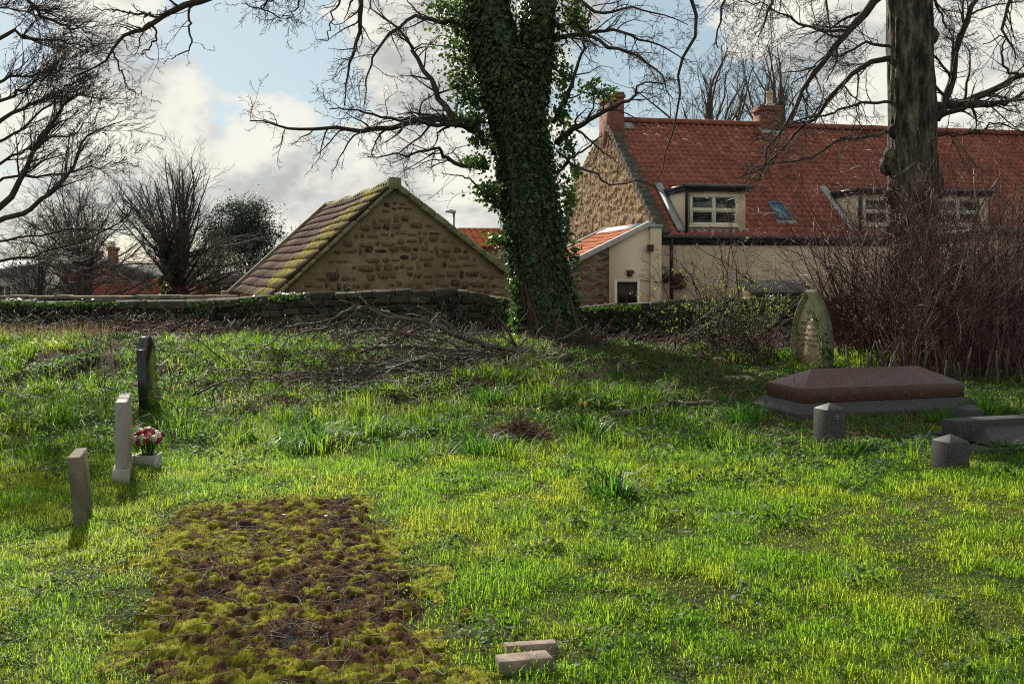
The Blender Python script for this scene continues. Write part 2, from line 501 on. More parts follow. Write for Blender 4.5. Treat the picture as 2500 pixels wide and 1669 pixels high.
M['barnstone'] = barnstone()
M['mixedwall'] = rubble_mat('mixed_brick_rubble', [(0, (.09, .05, .03)), (.4, (.20, .10, .06)), (.7, (.26, .16, .10)), (1, (.14, .11, .08))], (.24, .185, .13), (4.5, 11, 1), (.02, .1))
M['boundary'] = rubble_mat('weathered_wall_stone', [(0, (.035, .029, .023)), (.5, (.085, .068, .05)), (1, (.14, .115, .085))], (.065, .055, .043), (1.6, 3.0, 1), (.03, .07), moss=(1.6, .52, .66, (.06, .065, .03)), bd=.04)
M['coping'] = surf('lichened_sandstone', [(.3, (.09, .075, .055)), (.5, (.20, .165, .115)), (.7, (.33, .28, .20))], 3, 8, bump=.8, bscale=16, spots=(2.2, .55, .68, (.11, .12, .045)))


M['darkcoping'] = surf('dark_lichened_coping', [(.3, (.028, .024, .019)), (.5, (.066, .056, .042)), (.7, (.14, .12, .088))], 4, 9, bump=1, bscale=14, bdist=.04, spots=(2.6, .56, .66, (.085, .095, .035)))  # lichened coping stone in darker tones


def brick_mat(name, c1, c2, mort, scale=1.0):
    m = Mat(name); v = m.coord('UV')
    b = m.n('TexBrick', {'Vector': v, 'Color1': c1, 'Color2': c2, 'Mortar': mort, 'Scale': scale, 'Mortar Size': .008, 'Brick Width': .23, 'Row Height': .078, 'Bias': -.2})
    col = m.mix(.6, b.outputs['Color'], m.ramp(m.noise(v, 2.2, 8, .7), [(.25, (.4, .36, .34)), (.7, (1, 1, 1))]), 'MULTIPLY')
    h = m.math('ADD', m.math('MULTIPLY', b.outputs['Fac'], -.6), m.math('MULTIPLY', m.noise(v, 40, 5, .7), .4))
    return m.done(m.bsdf(col, .9, .15, m.bump(h, .7, .01)))


M['brick'] = brick_mat('red_brick', (.29, .105, .068), (.18, .07, .048), (.25, .20, .16))
M['brick_far'] = brick_mat('distant_red_brick', (.42, .12, .085), (.34, .10, .07), (.30, .2, .16))
M['brick_mix'] = brick_mat('old_mixed_brick', (.27, .13, .07), (.16, .10, .065), (.26, .21, .15))


def tile_mat(name, stops, dirt, moss=None, mossw=None):
    m = Mat(name)
    a = m.n('Attribute', None, attribute_name='tone').outputs['Fac']
    v = m.coord('World')
    col = m.ramp(a, stops)
    col = m.mix(.65, col, m.ramp(m.noise(v, 1.3, 8, .7), [(.28, dirt), (.62, (1, 1, 1))]), 'MULTIPLY')
    nrml = m.bump(m.noise(v, 28, 6, .7), .5, .012)
    return m, col, v, nrml


def finish_tile(name, stops, dirt):
    m, col, v, nb = tile_mat(name, stops, dirt); return m.done(m.bsdf(col, .9, .08, nb))


M['tile'] = finish_tile('red_pantile', [(0, (.27, .095, .072)), (.5, (.315, .112, .083)), (1, (.36, .135, .10))], (.45, .41, .40))
M['tile_orange'] = finish_tile('orange_pantile', [(0, (.38, .11, .05)), (.5, (.5, .16, .075)), (1, (.56, .22, .12))], (.6, .55, .5))


def barn_tile():
    m, col, v, nb = tile_mat('aged_pantile', [(0, (.05, .03, .025)), (.5, (.115, .065, .05)), (1, (.20, .11, .08))], (.32, .30, .29))
    uv = m.n('Attribute', None, attribute_name='stripe').outputs['Fac']
    f = m.math('ADD', uv, m.math('MULTIPLY', m.math('SUBTRACT', m.noise(v, 2.6, 9, .8), .5), 3.4))
    f = m.ramp(f, [(.5, (0, 0, 0)), (.68, (1, 1, 1))])
    mc = m.ramp(m.noise(v, 12, 6, .7), [(.3, (.12, .12, .02)), (.6, (.36, .31, .03)), (.8, (.48, .42, .06))])
    col = m.mix(f, col, mc)
    return m.done(m.bsdf(col, .9, .1, nb))


M['barn_tile'] = barn_tile()
M['render'] = surf('cream_render', [(.25, (.52, .40, .28)), (.5, (.66, .52, .37)), (.75, (.72, .59, .43))], .55, 10, stretch=(1, 1, .45), bump=.35, bscale=60, bdist=.006, spots=(.9, .62, .85, (.40, .31, .21)))
M['cream'] = surf('cream_paint', [(.3, (.62, .57, .44)), (.7, (.75, .70, .57))], 3, 6, bump=.1, rough=.55)
M['black'] = surf('black_gloss_paint', [(.3, (.012, .012, .014)), (.7, (.03, .03, .034))], 4, 5, bump=.1, rough=.4, spec=.5)
M['doorpaint'] = surf('dark_brown_door_paint', [(.3, (.02, .013, .012)), (.7, (.04, .026, .022))], 4, 5, bump=.1, rough=.45)
M['lead'] = surf('grey_lead', [(.3, (.20, .22, .22)), (.7, (.42, .45, .44))], 3, 8, bump=.4, bscale=10, rough=.6)
M['slate'] = surf('blue_grey_slate', [(.3, (.07, .08, .09)), (.7, (.15, .165, .18))], 3, 8, bump=.5, rough=.6)
M['felt'] = surf('weathered_roofing_felt', [(.3, (.018, .018, .019)), (.7, (.045, .044, .044))], 4, 8, bump=.5, rough=1.0, spec=.02)
M['darkroof'] = surf('dark_slate_roof', [(.3, (.05, .045, .045)), (.7, (.11, .095, .09))], 2, 8, bump=.4)
M['iron'] = surf('rusty_iron', [(.3, (.03, .024, .02)), (.7, (.09, .06, .045))], 20, 5, bump=.2, rough=.6)
M['steel'] = surf('galvanised_steel', [(.3, (.25, .26, .27)), (.7, (.42, .43, .44))], 8, 4, bump=.1, rough=.45, metal=.6)
M['white'] = surf('white_plastic', [(.3, (.68, .68, .66)), (.7, (.8, .8, .78))], 6, 4, bump=.05, rough=.5)


def glass_mat(name, c, rough=.06):
    m = Mat(name); v = m.coord('World')
    n = m.noise(v, .9, 2, .5)
    col = m.ramp(m.noise(v, 5.5, 7, .75), [(.36, c), (.55, tuple(q * 3.2 for q in c)), (.72, (.22, .21, .17))])
    return m.done(m.bsdf(col, rough, .6, m.bump(n, .12, .05)))


M['glass'] = glass_mat('window_glass', (.012, .014, .013))
M['skyglass'] = surf('skylight_glass', [(.3, (.07, .14, .19)), (.7, (.12, .22, .28))], 2, 3, bump=.02, rough=.12, spec=.6)


def granite(name, stops, speck, rough=.35):
    m = Mat(name); v = m.coord('World')
    c = m.n('TexVoronoi', {'Vector': v, 'Scale': 190.0}, feature='F1').outputs['Color']
    col = m.ramp(m.n('SeparateColor', {0: c}).outputs[0], stops)
    col = m.mix(m.ramp(m.noise(v, 3.5, 8, .7), [(.42, (0, 0, 0)), (.8, (.75, .75, .75))]), col, speck)
    streak = m.noise(m.coord('World', (6, 6, 1)), 2.2, 6, .7)
    r = m.n('MapRange', {0: streak, 3: rough - .1, 4: rough + .3}).outputs[0]
    lich = m.ramp(m.noise(v, 13, 7, .75), [(.60, (0, 0, 0)), (.66, (.8, .8, .8))]); col = m.mix(lich, col, (.11, .115, .075))
    return m.done(m.bsdf(col, r, .35, m.bump(m.noise(v, 60, 7, .75), .25, .006)))


M['red_granite'] = granite('red_granite', [(.1, (.018, .009, .008)), (.4, (.062, .021, .016)), (.8, (.115, .042, .032)), (1, (.20, .10, .08))], (.05, .034, .028), .27)
M['grey_granite'] = granite('grey_granite', [(.1, (.012, .011, .012)), (.5, (.028, .027, .028)), (.85, (.056, .054, .053)), (1, (.12, .115, .105))], (.045, .047, .032), .5)
M['black_granite'] = surf('polished_black_granite', [(.3, (.008, .010, .009)), (.7, (.02, .023, .02))], 40, 4, bump=.02, rough=.12, spec=.4)
M['marble'] = surf('stained_white_marble', [(.25, (.10, .085, .07)), (.45, (.25, .225, .19)), (.7, (.42, .39, .34))], 5, 10, stretch=(1, 1, .45), bump=.35, bscale=40, bdist=.008, rough=.6, spots=(6, .62, .72, (.12, .105, .085)))
M['oldstone'] = surf('weathered_headstone', [(.3, (.06, .054, .037)), (.5, (.135, .115, .08)), (.7, (.22, .19, .13))], 5, 9, stretch=(1, 1, .4), bump=.8, bscale=30, spots=(4, .55, .68, (.10, .11, .05)))
M['sandstone'] = surf('buff_sandstone', [(.3, (.34, .26, .155)), (.55, (.47, .37, .23)), (.75, (.54, .44, .29))], 3, 9, bump=.4, bscale=40, bdist=.008, spots=(2.2, .6, .78, (.25, .21, .12)))
M['mossstone'] = surf('mossy_sandstone', [(.3, (.11, .115, .055)), (.5, (.22, .215, .11)), (.7, (.34, .32, .19))], 5, 9, bump=.8, bscale=30)
M['letter'] = surf('cut_letter_shadow', [(.3, (.09, .07, .045)), (.7, (.13, .10, .065))], 6, 4, bump=0)
M['kerbstone'] = surf('red_brown_kerb_stone', [(.3, (.13, .095, .08)), (.5, (.24, .18, .15)), (.7, (.34, .27, .22))], 9, 9, bump=.7, bscale=50, bdist=.01)
M['concrete'] = surf('pale_concrete', [(.3, (.32, .31, .27)), (.7, (.52, .50, .45))], 9, 8, bump=.4, bscale=50, bdist=.006)
M['petal_red'] = leafmat('crimson_petal', [(0, (.16, .006, .03)), (1, (.42, .02, .07))], ((.4, .02, .06), (.6, .05, .12)), .35, .6)
M['petal_white'] = leafmat('white_petal', [(0, (.62, .58, .48)), (1, (.8, .78, .7))], ((.7, .66, .55), (.8, .78, .7)), .35, .6)
M['petal_pink'] = leafmat('pink_petal', [(0, (.55, .20, .22)), (1, (.72, .42, .38))], ((.7, .3, .3), (.8, .5, .45)), .35, .6)
M['petal_yellow'] = leafmat('yellow_bud', [(0, (.55, .45, .08)), (1, (.62, .5, .15))], ((.6, .5, .1), (.7, .6, .2)), .35, .6)
M['soil'] = surf('dark_leaf_mould', [(.3, (.025, .018, .013)), (.6, (.07, .045, .032)), (.8, (.12, .085, .06))], 14, 8, bump=1, bscale=45, bdist=.03)
M['pot'] = surf('terracotta_pot', [(.3, (.50, .40, .28)), (.7, (.62, .52, .38))], 6, 5, bump=.1)

# ---------------------------------------------------------------- ground
xs = np.concatenate([[-600, -300, -150, -90, -60, -40, -28, -20, -16], np.arange(-14, 14.01, .14), [16, 20, 28, 40, 60, 90, 150, 300, 600]])
ys = np.concatenate([[-200, -90, -40, -20, -10, -6, -3], np.arange(-1, 23.4, .14), [24, 26, 30, 36, 44, 55, 70, 90, 130, 200, 350, 700]])
X, Yg = np.meshgrid(xs, ys)
V = np.stack([X, Yg, hgt(X, Yg)], -1).reshape(-1, 3)
nx = len(xs); i = np.arange(len(ys) - 1)[:, None] * nx; j = np.arange(nx - 1)[None]
Q = np.stack([i + j, i + j + 1, i + nx + j + 1, i + nx + j], -1).reshape(-1, 4)
tag(MB().add(V, Q).build('ground', M['ground'], smooth=True), None, kind='structure')

# ---------------------------------------------------------------- moss patch on the grave plot
mpoly = np.array([(-2.22, 6.62), (-1.62, 6.98), (-1.06, 7.05), (-.80, 6.0), (-.62, 5.25), (-.30, 3.9), (-.06, 3.0), (-1.25, 3.0), (-1.45, 3.9), (-1.85, 5.3)])


def in_poly(x, y, poly=mpoly):
    c = np.zeros(np.shape(x), bool); n = len(poly)
    for a in range(n):
        x1, y1 = poly[a]; x2, y2 = poly[(a + 1) % n]
        k = ((y1 > y) != (y2 > y)) & (x < (x2 - x1) * (y - y1) / (y2 - y1 + 1e-12) + x1)
        c ^= k
    return c


def poly_dist(x, y, poly=mpoly):
    d = np.full(np.shape(x), 9.0); n = len(poly)
    for a in range(n):
        p1 = poly[a]; e = poly[(a + 1) % n] - p1
        t = np.clip(((x - p1[0]) * e[0] + (y - p1[1]) * e[1]) / (e @ e), 0, 1)
        d = np.minimum(d, np.hypot(x - p1[0] - t * e[0], y - p1[1] - t * e[1]))
    return np.where(in_poly(x, y, poly), d, -d)


def moss_inside(x, y):
    return poly_dist(x, y) + (fbm(x * 3, y * 3, 41) - .47) * .26 + (fbm(x * 14, y * 14, 43) - .47) * .22


gx = np.arange(-2.9, .6, .011); gy = np.arange(3.0, 7.4, .013)
MX, MY = np.meshgrid(gx, gy)
dm = moss_inside(MX, MY)
hm = np.zeros_like(MX)
n_a = fbm(MX * 2.0, MY * 1.6, 55, 4); n_b = fbm(MX * 9, MY * 7, 57, 4); n_c = fbm(MX * 34, MY * 28, 59, 4)
tone = .42 + 1.0 * (n_a - .47) + 1.1 * (n_b - .47) + 1.0 * (n_c - .47) + .12 * smooth01(5.5, 3.8, MY)
nclump = 7500
for c in range(nclump):
    cx = R.uniform(-2.5, .2); cy = R.uniform(3.0, 7.3)
    r = R.gamma(2.2, .0085) + .006; r = min(r, .07); hh = min(r, .035) * R.uniform(.3, .95); sx_, sy_ = R.uniform(.75, 1.5), R.uniform(.75, 1.5); sk_ = R.normal(0, .5)
    i0, i1 = np.searchsorted(gx, [cx - r * 2, cx + r * 2]); j0, j1 = np.searchsorted(gy, [cy - r * 2, cy + r * 2])
    if i1 - i0 < 2 or j1 - j0 < 2: continue
    xx = MX[j0:j1, i0:i1] - cx; yy = MY[j0:j1, i0:i1] - cy
    rag = .55 + .95 * vnoise((xx + cx) * 60, (yy + cy) * 60, c)
    d2 = ((xx * sx_ + sk_ * yy) ** 2 + (yy * sy_) ** 2) / (r * rag) ** 2
    dome = hh * np.clip(1 - d2, 0, 1) ** .6
    sub = hm[j0:j1, i0:i1]; tk = dome > sub
    tn = R.choice([.28, .4, .5, .66, .85], p=[.24, .22, .14, .22, .18])
    tt = tone[j0:j1, i0:i1]
    tone[j0:j1, i0:i1] = np.where(tk, .45 * tt + .55 * tn, tt)
    hm[j0:j1, i0:i1] = np.maximum(sub, dome)
hm += .016 * (n_b - .4) + .022 * (n_c - .4) + .010 * vnoise(MX * 95, MY * 95, 4)
tone = np.clip(tone, 0, 1)
edge = smooth01(-.12, .06, dm)
fr = (fbm(MX * 6, MY * 6, 47) > .46 + .40 * smooth01(-.08, -.36, dm)) * (1 - edge)
Z = hgt(MX, MY) - .03 + edge * (.038 + hm) + fr * (.036 + .5 * np.maximum(hm, 0)); tone = np.where(edge < .5, np.clip(.66 + .9 * (n_c - .47), 0, 1), tone)
nxm = len(gx); i = np.arange(len(gy) - 1)[:, None] * nxm; j = np.arange(nxm - 1)[None]
keep = (dm[:-1, :-1] > -.42)
Q = np.stack([i + j, i + j + 1, i + nxm + j + 1, i + nxm + j], -1)[keep]
mb = MB(); mb.add(np.stack([MX, MY, Z], -1).reshape(-1, 3), Q, attr=tone.ravel())
# fine moss fronds standing on the cushions
nf = 110000
fj = R.integers(0, len(gy), nf); fi = R.integers(0, nxm, nf); ok = (dm[fj, fi] > -.02) | (fr[fj, fi] > .5)
fj, fi = fj[ok], fi[ok]; nf = len(fj)
B = np.stack([MX[fj, fi] + R.normal(0, .004, nf), MY[fj, fi] + R.normal(0, .004, nf), Z[fj, fi] - .002], 1)
fb = MB(); blades(fb, B, R.uniform(0, 2 * PI, nf), np.abs(R.normal(0, .7, nf)), R.uniform(.004, .016, nf), R.uniform(.0022, .0042, nf))
mb.add(np.vstack(fb.v), *[np.vstack(q) for q in fb.f.values()], attr=np.repeat(np.clip(tone[fj, fi] + R.normal(0, .08, nf), 0, 1), 5))
tag(mb.build('moss', M['moss'], smooth=False), 'patch of brown and yellow green moss cushions covering an old grave plot', 'moss', kind='stuff')

# ---------------------------------------------------------------- grass
OBST = []   # (x, y, r) kept free of grass


def scatter(n, y0, y1, pw=-.3, mar=1.2):
    u = R.random(n); a = pw + 1
    y = (y0 ** a + u * (y1 ** a - y0 ** a)) ** (1 / a)
    x = R.uniform(-1, 1, n) * (.525 * y + mar)
    return x, y


gb = MB()
# lawn
x, y = scatter(820000, 3.2, 12.5, -.15)
dn = fbm(x * 1.2, y * 1.2, 21); dn2 = fbm(x * 4.5, y * 4.5, 23)
md = moss_inside(x, y)
keep = (R.random(len(x)) < .55 + 1.2 * smooth01(.36, .62, dn * .55 + dn2 * .5)) & ((md < -.05 + .30 * (R.random(len(x)) - .4)) | (R.random(len(x)) < .02)) & (R.random(len(x)) < 1 - .55 * smooth01(-.45, -.1, md))
keep &= R.random(len(x)) < 1 - .86 * smooth01(7.6, 10.5, y) * (1 - .5 * smooth01(1.5, 3, x))
tombz = smooth01(2.0, 2.5, x) * smooth01(8.85, 9.15, y + .25 * (x - 3))
keep &= R.random(len(x)) > .82 * tombz
x, y, dn, dn2, md = x[keep], y[keep], dn[keep], dn2[keep], md[keep]
n = len(x); z = hgt(x, y) - .006
dn3 = fbm(x * 11, y * 11, 27)
L = (.022 + .085 * smooth01(.36, .66, dn2 * .5 + dn * .35 + dn3 * .2)) * R.uniform(.45, 1.6, n) * (1 - .5 * smooth01(-.35, -.02, md))
blades(gb, np.stack([x, y, z], 1), R.uniform(0, 2 * PI, n), np.clip(np.abs(R.normal(.62, .5, n)), 0, 1.45), L, .0017 + .00032 * y, 1.25)
tag(gb.build('grass', M['grass']), 'short bright green grass of the churchyard lawn', 'grass', kind='stuff')
gb = MB()
# mid ground patches
x, y = scatter(150000, 9, 18.6, -.1, 2)
dn = fbm(x * .8, y * .8, 31); dn2 = fbm(x * 2.6, y * 2.6, 33)
mask = dn * .5 + dn2 * .55
brush = np.exp(-(((x + 1.35) / 1.6) ** 2 + ((y - 13.2) / 1.3) ** 2))
keep = R.random(len(x)) < .95 * smooth01(.50, .61, mask) * (1 - .95 * brush) * smooth01(18.6, 16.8, y + 1.2 * (dn2 - .5)) * (1 - .9 * smooth01(2.0, 2.6, x) * smooth01(16.5, 15, y))
x, y, mask = x[keep], y[keep], mask[keep]; n = len(x)
L = R.uniform(.05, .16, n) * (.6 + 1.2 * smooth01(.48, .66, mask))
blades(gb, np.stack([x, y, hgt(x, y) - .01], 1), R.uniform(0, 2 * PI, n), np.abs(R.normal(.35, .35, n)), L, .003 + .0005 * y, .9)
# long tufts
tx, ty = scatter(2300, 3.8, 18.0, .25, 2)
tk = (moss_inside(tx, ty) < -.05) & ~((tx > 2.2) & (ty > 8.9) & (ty < 15.5)) & ((ty < 8.6) | (fbm(tx * .75, ty * .75, 201) > .475)) & (R.random(len(tx)) < .22 + .8 * smooth01(7.5, 10, ty))
for cx, cy in zip(tx[tk], ty[tk]):
    far = cy > 8.5
    nb_ = int(R.uniform(30, 130)) if far else int(R.uniform(20, 45))
    sp = R.uniform(.04, .15) if far else R.uniform(.03, .08)
    bx = R.normal(cx, sp, nb_); by = R.normal(cy, sp, nb_)
    az = np.arctan2(by - cy, bx - cx) + R.normal(0, .5, nb_)
    ll = R.uniform(.4, 1.1, nb_) * (R.uniform(.14, .42) if far else R.uniform(.07, .17))
    blades(gb, np.stack([bx, by, hgt(bx, by) - .01], 1), az, np.abs(R.normal(.3, .25, nb_)), ll, .003 + .0005 * cy, 1.1)
tag(gb.build('rank_grass', M['rank']), 'long dark green grass tufts on the uneven bank', 'grass', kind='stuff')

db = MB()
x, y = scatter(46000, 3.6, 18.5, 0, 2)
k = (R.random(len(x)) < .30 + .7 * smooth01(.5, .62, fbm(x * .9, y * .9, 61)) * smooth01(8, 12, y)) & (moss_inside(x, y) < .08)
x, y = x[k], y[k]; n = len(x)
blades(db, np.stack([x, y, hgt(x, y)], 1), R.uniform(0, 2 * PI, n), np.abs(R.normal(.9, .4, n)), R.uniform(.04, .11, n) * (1 + smooth01(8, 12, y)), .0018 + .0003 * y, .6)
bx = R.uniform(-12, -7.2, 1500); by = R.uniform(16.5, 19.5, 1500)
blades(db, np.stack([bx, by, hgt(bx, by)], 1), R.uniform(0, 2 * PI, 1500), np.abs(R.normal(.2, .2, 1500)), R.uniform(.15, .42, 1500), .009, .5)
tag(db.build('dry_grass', M['dryblade']), 'straw coloured dead grass among the green', 'dry grass', kind='stuff')

# feathery low ground cover (cow parsley foliage) and glossy ground ivy
gc = MB()
cx, cy = scatter(6000, 3.8, 19.5, .3, 2)
f = fbm(cx * .7, cy * .7, 91); f2 = fbm(cx * 2.2, cy * 2.2, 93)
w = smooth01(.42, .56, f * .6 + f2 * .5)
right = smooth01(1.2, 2.6, cx) * smooth01(7.0, 8.5, cy)
pr = w * .13 + (.15 + .7 * w) * smooth01(7.5, 10, cy) + .6 * right
k = (R.random(len(cx)) < pr) & (moss_inside(cx, cy) < -.1)
CC = []; NN = []; SS = []
for a, b in zip(cx[k], cy[k]):
    m_ = int(R.uniform(45, 110)); rad = R.uniform(.10, .32); hh = R.uniform(.05, .14) * (.5 if a > 2.2 and b > 9 else 1)
    rr_ = rad * np.sqrt(R.random(m_)); th = R.uniform(0, 2 * PI, m_)
    xx = a + rr_ * np.cos(th); yy = b + rr_ * np.sin(th)
    zz = hgt(xx, yy) + hh * (1 - (rr_ / rad) ** 2) * R.uniform(.5, 1.1, m_) + .01
    CC.append(np.stack([xx, yy, zz], 1))
    NN.append(np.stack([.9 * (xx - a) / rad, .9 * (yy - b) / rad, np.ones(m_)], 1) + R.normal(0, .45, (m_, 3)))
    SS.append(R.uniform(.012, .032, m_) * (1 + .05 * b))
xl, yl = scatter(90000, 3.4, 10.5, -.1); kl = (moss_inside(xl, yl) < .02) & (R.random(len(xl)) < .25 + 1.2 * smooth01(.42, .6, fbm(xl * 3, yl * 3, 97))); xl, yl = xl[kl], yl[kl]; nl_ = len(xl)
CC.append(np.stack([xl, yl, hgt(xl, yl) + R.uniform(.005, .04, nl_)], 1)); NN.append(R.normal(0, .5, (nl_, 3)) + (0, 0, 1)); SS.append(R.uniform(.009, .02, nl_) * (1 + .03 * yl))
leaves(gc, np.vstack(CC), np.vstack(NN), np.concatenate(SS), .7, (.3, .3, .2), 1.0)
tag(gc.build('ground_cover', M['ground_ivy']), 'dark feathery leaves of low ground cover among the grass', 'ground cover', kind='stuff')

lb = MB()
x, y = scatter(1500, 3.8, 19, .1, 1); k = R.random(len(x)) < .35 + .65 * smooth01(8, 11, y); x, y = x[k], y[k]; n = len(x)
x2 = R.normal(3.2, .5, 450); y2 = R.normal(9.9, .35, 450)
x = np.concatenate([x, x2]); y = np.concatenate([y, y2]); n = len(x)
leaves(lb, np.stack([x, y, hgt(x, y) + R.uniform(.02, .055, n)], 1), R.normal(0, .6, (n, 3)) + (0, 0, 1), R.uniform(.02, .05, n), .8, (1, 0, 0), 1.5, .3)
tag(lb.build('fallen_leaves', M['dryleaf']), 'brown fallen leaves scattered on the grass', 'leaves', kind='stuff')
tw = Tubes(); U2 = R.uniform
for q in range(900):
    x, y = (scatter(1, 3.6, 12, -.2, .5) if q % 2 else (U2(-2.2, 0, 1), U2(3.4, 7, 1))); x = float(x[0]); y = float(y[0])
    if moss_inside(x, y) < 0 and R.random() < .7: continue
    a = R.uniform(0, 2 * PI); l = R.uniform(.04, .22); pts = []
    for s in range(4):
        pts.append((x, y, hg(x, y) + .035 + R.uniform(0, .02))); a += R.normal(0, .35); x += math.cos(a) * l / 3; y += math.sin(a) * l / 3
    tw.add(pts, [.0028, .0024, .002, .0014], 4)
tag(tw.build('twig_litter', M['drybranch']), 'thin dead twigs scattered on the moss and turf', 'twigs', kind='stuff')

# ---------------------------------------------------------------- brambles along the wall
tb = Tubes(); bl = MB(); BC = []


def bramble(n, xf, yf, hgt0=.35, hgt1=.8):
    for q in range(n):
        x = xf(); y = yf(); z = hg(x, y) + R.uniform(-.02, .10)
        a = R.uniform(0, 2 * PI); el = R.uniform(.5, 1.45); L = R.uniform(hgt0, hgt1) * 1.35
        d = [math.cos(a) * math.cos(el), math.sin(a) * math.cos(el), math.sin(el)]; pts = [(x, y, z)]
        for s in range(6):
            d[2] -= .22 * R.uniform(.2, 1.5); d[0] += R.normal(0, .14); d[1] += R.normal(0, .14)
            d = list(nrm(d)); x += d[0] * L / 6; y += d[1] * L / 6; z = max(z + d[2] * L / 6, hg(x, y) + .02)
            pts.append((x, y, z))
            if R.random() < .12: BC.append((x, y, z))
        r = R.uniform(.0025, .006); tb.add(pts, [r, r, r * .9, r * .8, r * .7, r * .6, r * .5], 3)


U = R.uniform
bramble(2600, lambda: U(-12.8, -5.2), lambda: 21.0 - abs(R.normal(0, 1.5)), .26, .58)
bramble(900, lambda: U(-6, -1.6), lambda: 20.3 - abs(R.normal(0, 1.2)), .18, .40)
bramble(1300, lambda: U(-2.5, 1.6), lambda: 20.2 - abs(R.normal(0, 1.2)), .2, .36)
bramble(1000, lambda: U(1.2, 6.5), lambda: 20.4 - abs(R.normal(0, 1.7)), .18, .42)
bramble(1500, lambda: U(-7, 3.2), lambda: U(10.8, 18), .15, .42)
tag(tb.build('bramble_stems', M['bramble']), 'tangle of dead brown bramble stems in front of the boundary wall', 'brambles', kind='stuff')
BC = np.array(BC)
leaves(bl, BC, R.normal(0, 1, BC.shape), U(.015, .042, len(BC)), .75, twist=1, fold=.3)
tag(bl.build('bramble_leaves', M['dryleaf']), 'withered brown leaves hanging in the bramble tangle', 'bramble leaves', kind='stuff')

# ---------------------------------------------------------------- boundary wall
wtop = [(-700, 740), (0, 734), (300, 733), (560, 729), (700, 719), (860, 712), (1000, 708), (1130, 707), (1200, 717), (1268, 726), (1400, 752), (1470, 745), (1620, 737), (1800, 728), (2000, 722), (2600, 715), (3300, 715)]
wxs = [(a - CX) / F * WALL_Y for a, b in wtop]; wzs = [EYE + (HZ - b) / F * WALL_Y for a, b in wtop]


def wz(x): return float(np.interp(x, wxs, wzs))


wall = thing('boundary_wall', (0, WALL_Y, hg(0, WALL_Y)), 'long low weathered rubble stone churchyard wall with brambles at its foot', 'wall')
mb = MB(); x = -17.0
core = MB()
while x < 18:
    core.box((x, WALL_Y + .07, -.9), (1.0, 0, 0), (0, .33, 0), (0, 0, min(wz(x), wz(x + 1)) - .10 + .9)); x += 1.001
for course in range(5):
    x = -17 + U(0, .3)
    while x < 18:
        l = U(.22, .62); t = wz(x + l / 2) - .15; z1 = t - course * .155 + U(-.008, .008); h = .145 + U(-.015, .006)
        yj = U(-.035, .02)
        mb.box((x + .006, WALL_Y + yj, z1 - h), (l - .012, U(-.02, .02), U(-.012, .012)), (0, .3, 0), (0, 0, h)); x += l
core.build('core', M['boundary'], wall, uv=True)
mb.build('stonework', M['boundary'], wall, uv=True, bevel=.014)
cb = MB(); x = -17
while x < 18:
    left = x < -5.6
    l = U(.35, .9) if left else U(.2, .55); z0 = wz(x + l / 2) - .148 - (.05 if left else 0); h = (.20 if left else .15) + U(-.02, .02)
    yj = U(-.03, .03) + (.0 if left else .05)
    prof = np.array([(x + .008, WALL_Y - .06 + yj, z0), (x + .008, WALL_Y - .06 + yj, z0 + h * U(.72, .86)), (x + .008, WALL_Y + .03 + U(-.03, .05), z0 + h + U(-.01, .015)), (x + .008, WALL_Y + .30, z0 + h * U(.92, 1)), (x + .008, WALL_Y + .42, z0 + h * .7), (x + .008, WALL_Y + .42, z0)])
    cb.prism(prof, (l - U(.008, .03), U(-.02, .02), wz(x + l) - wz(x) + U(-.012, .012))); x += l
cb.build('coping', M['darkcoping'], wall, bevel=.012)
# ivy and weeds on the wall
CC = []; NN = []; SS = []
for (a, b, ra, rb, n) in [(30, 745, 60, 14, 260), (150, 750, 110, 10, 260), (230, 742, 60, 8, 130), (60, 790, 60, 30, 300), (500, 752, 26, 16, 90), (700, 722, 30, 10, 130), (620, 745, 60, 16, 90), (880, 760, 100, 30, 160), (1100, 770, 80, 30, 160), (1230, 765, 40, 30, 220), (1500, 752, 90, 8, 170), (1560, 780, 90, 22, 170), (1700, 760, 60, 20, 200), (1850, 745, 90, 20, 240)]:
    px = R.normal(a, ra * .6, n); py = R.normal(b, rb * .6, n)
    xx = (px - CX) / F * WALL_Y; zz = EYE + (HZ - py) / F * WALL_Y
    top = np.array([wz(q) for q in xx]); over = zz > top
    zz = np.minimum(zz, top + .05); yy = WALL_Y - .10 - np.abs(R.normal(0, .05, n)) + over * R.uniform(0, .4, n)
    CC.append(np.stack([xx, yy, zz], 1)); NN.append(np.stack([R.normal(0, .4, n), -np.ones(n) + over * .6, R.normal(.3, .4, n) + over], 1)); SS.append(U(.035, .085, n))
ib = MB(); leaves(ib, np.vstack(CC), np.vstack(NN), np.concatenate(SS), .95, twist=.5)
tag(ib.build('wall_ivy', M['ivy']), 'dark glossy ivy trailing over the boundary wall', 'ivy', kind='stuff')

# ---------------------------------------------------------------- ivy-clad tree
TY = 20.0
base = G(1345, 806); TY = 19.6
it = thing('ivy_tree', (P(1345, 800, TY)[0], TY, hg(P(1345, 800, TY)[0], TY)), 'big tree with a leaning trunk clad in dark ivy, standing before the wall', 'tree')
mb = MB()
tp = px_limb([(1347, 850), (1345, 800), (1325, 700), (1300, 560), (1285, 430), (1262, 300), (1238, 190), (1203, 80), (1178, -60), (1150, -260), (1130, -520)], TY)
tr, trr = trunk_mesh(mb, tp, [.74, .60, .52, .50, .50, .50, .48, .40, .34, .26, .16], seed=4)
tp2 = px_limb([(1262, 320), (1292, 200), (1308, 110), (1318, 20), (1322, -150, .4), (1345, -420, .8)], TY)
tr2, trr2 = trunk_mesh(mb, tp2, [.40, .32, .26, .25, .2, .12], seed=9, n=36)
mb.build('trunk', M['bark_ivy'], it, smooth=True)
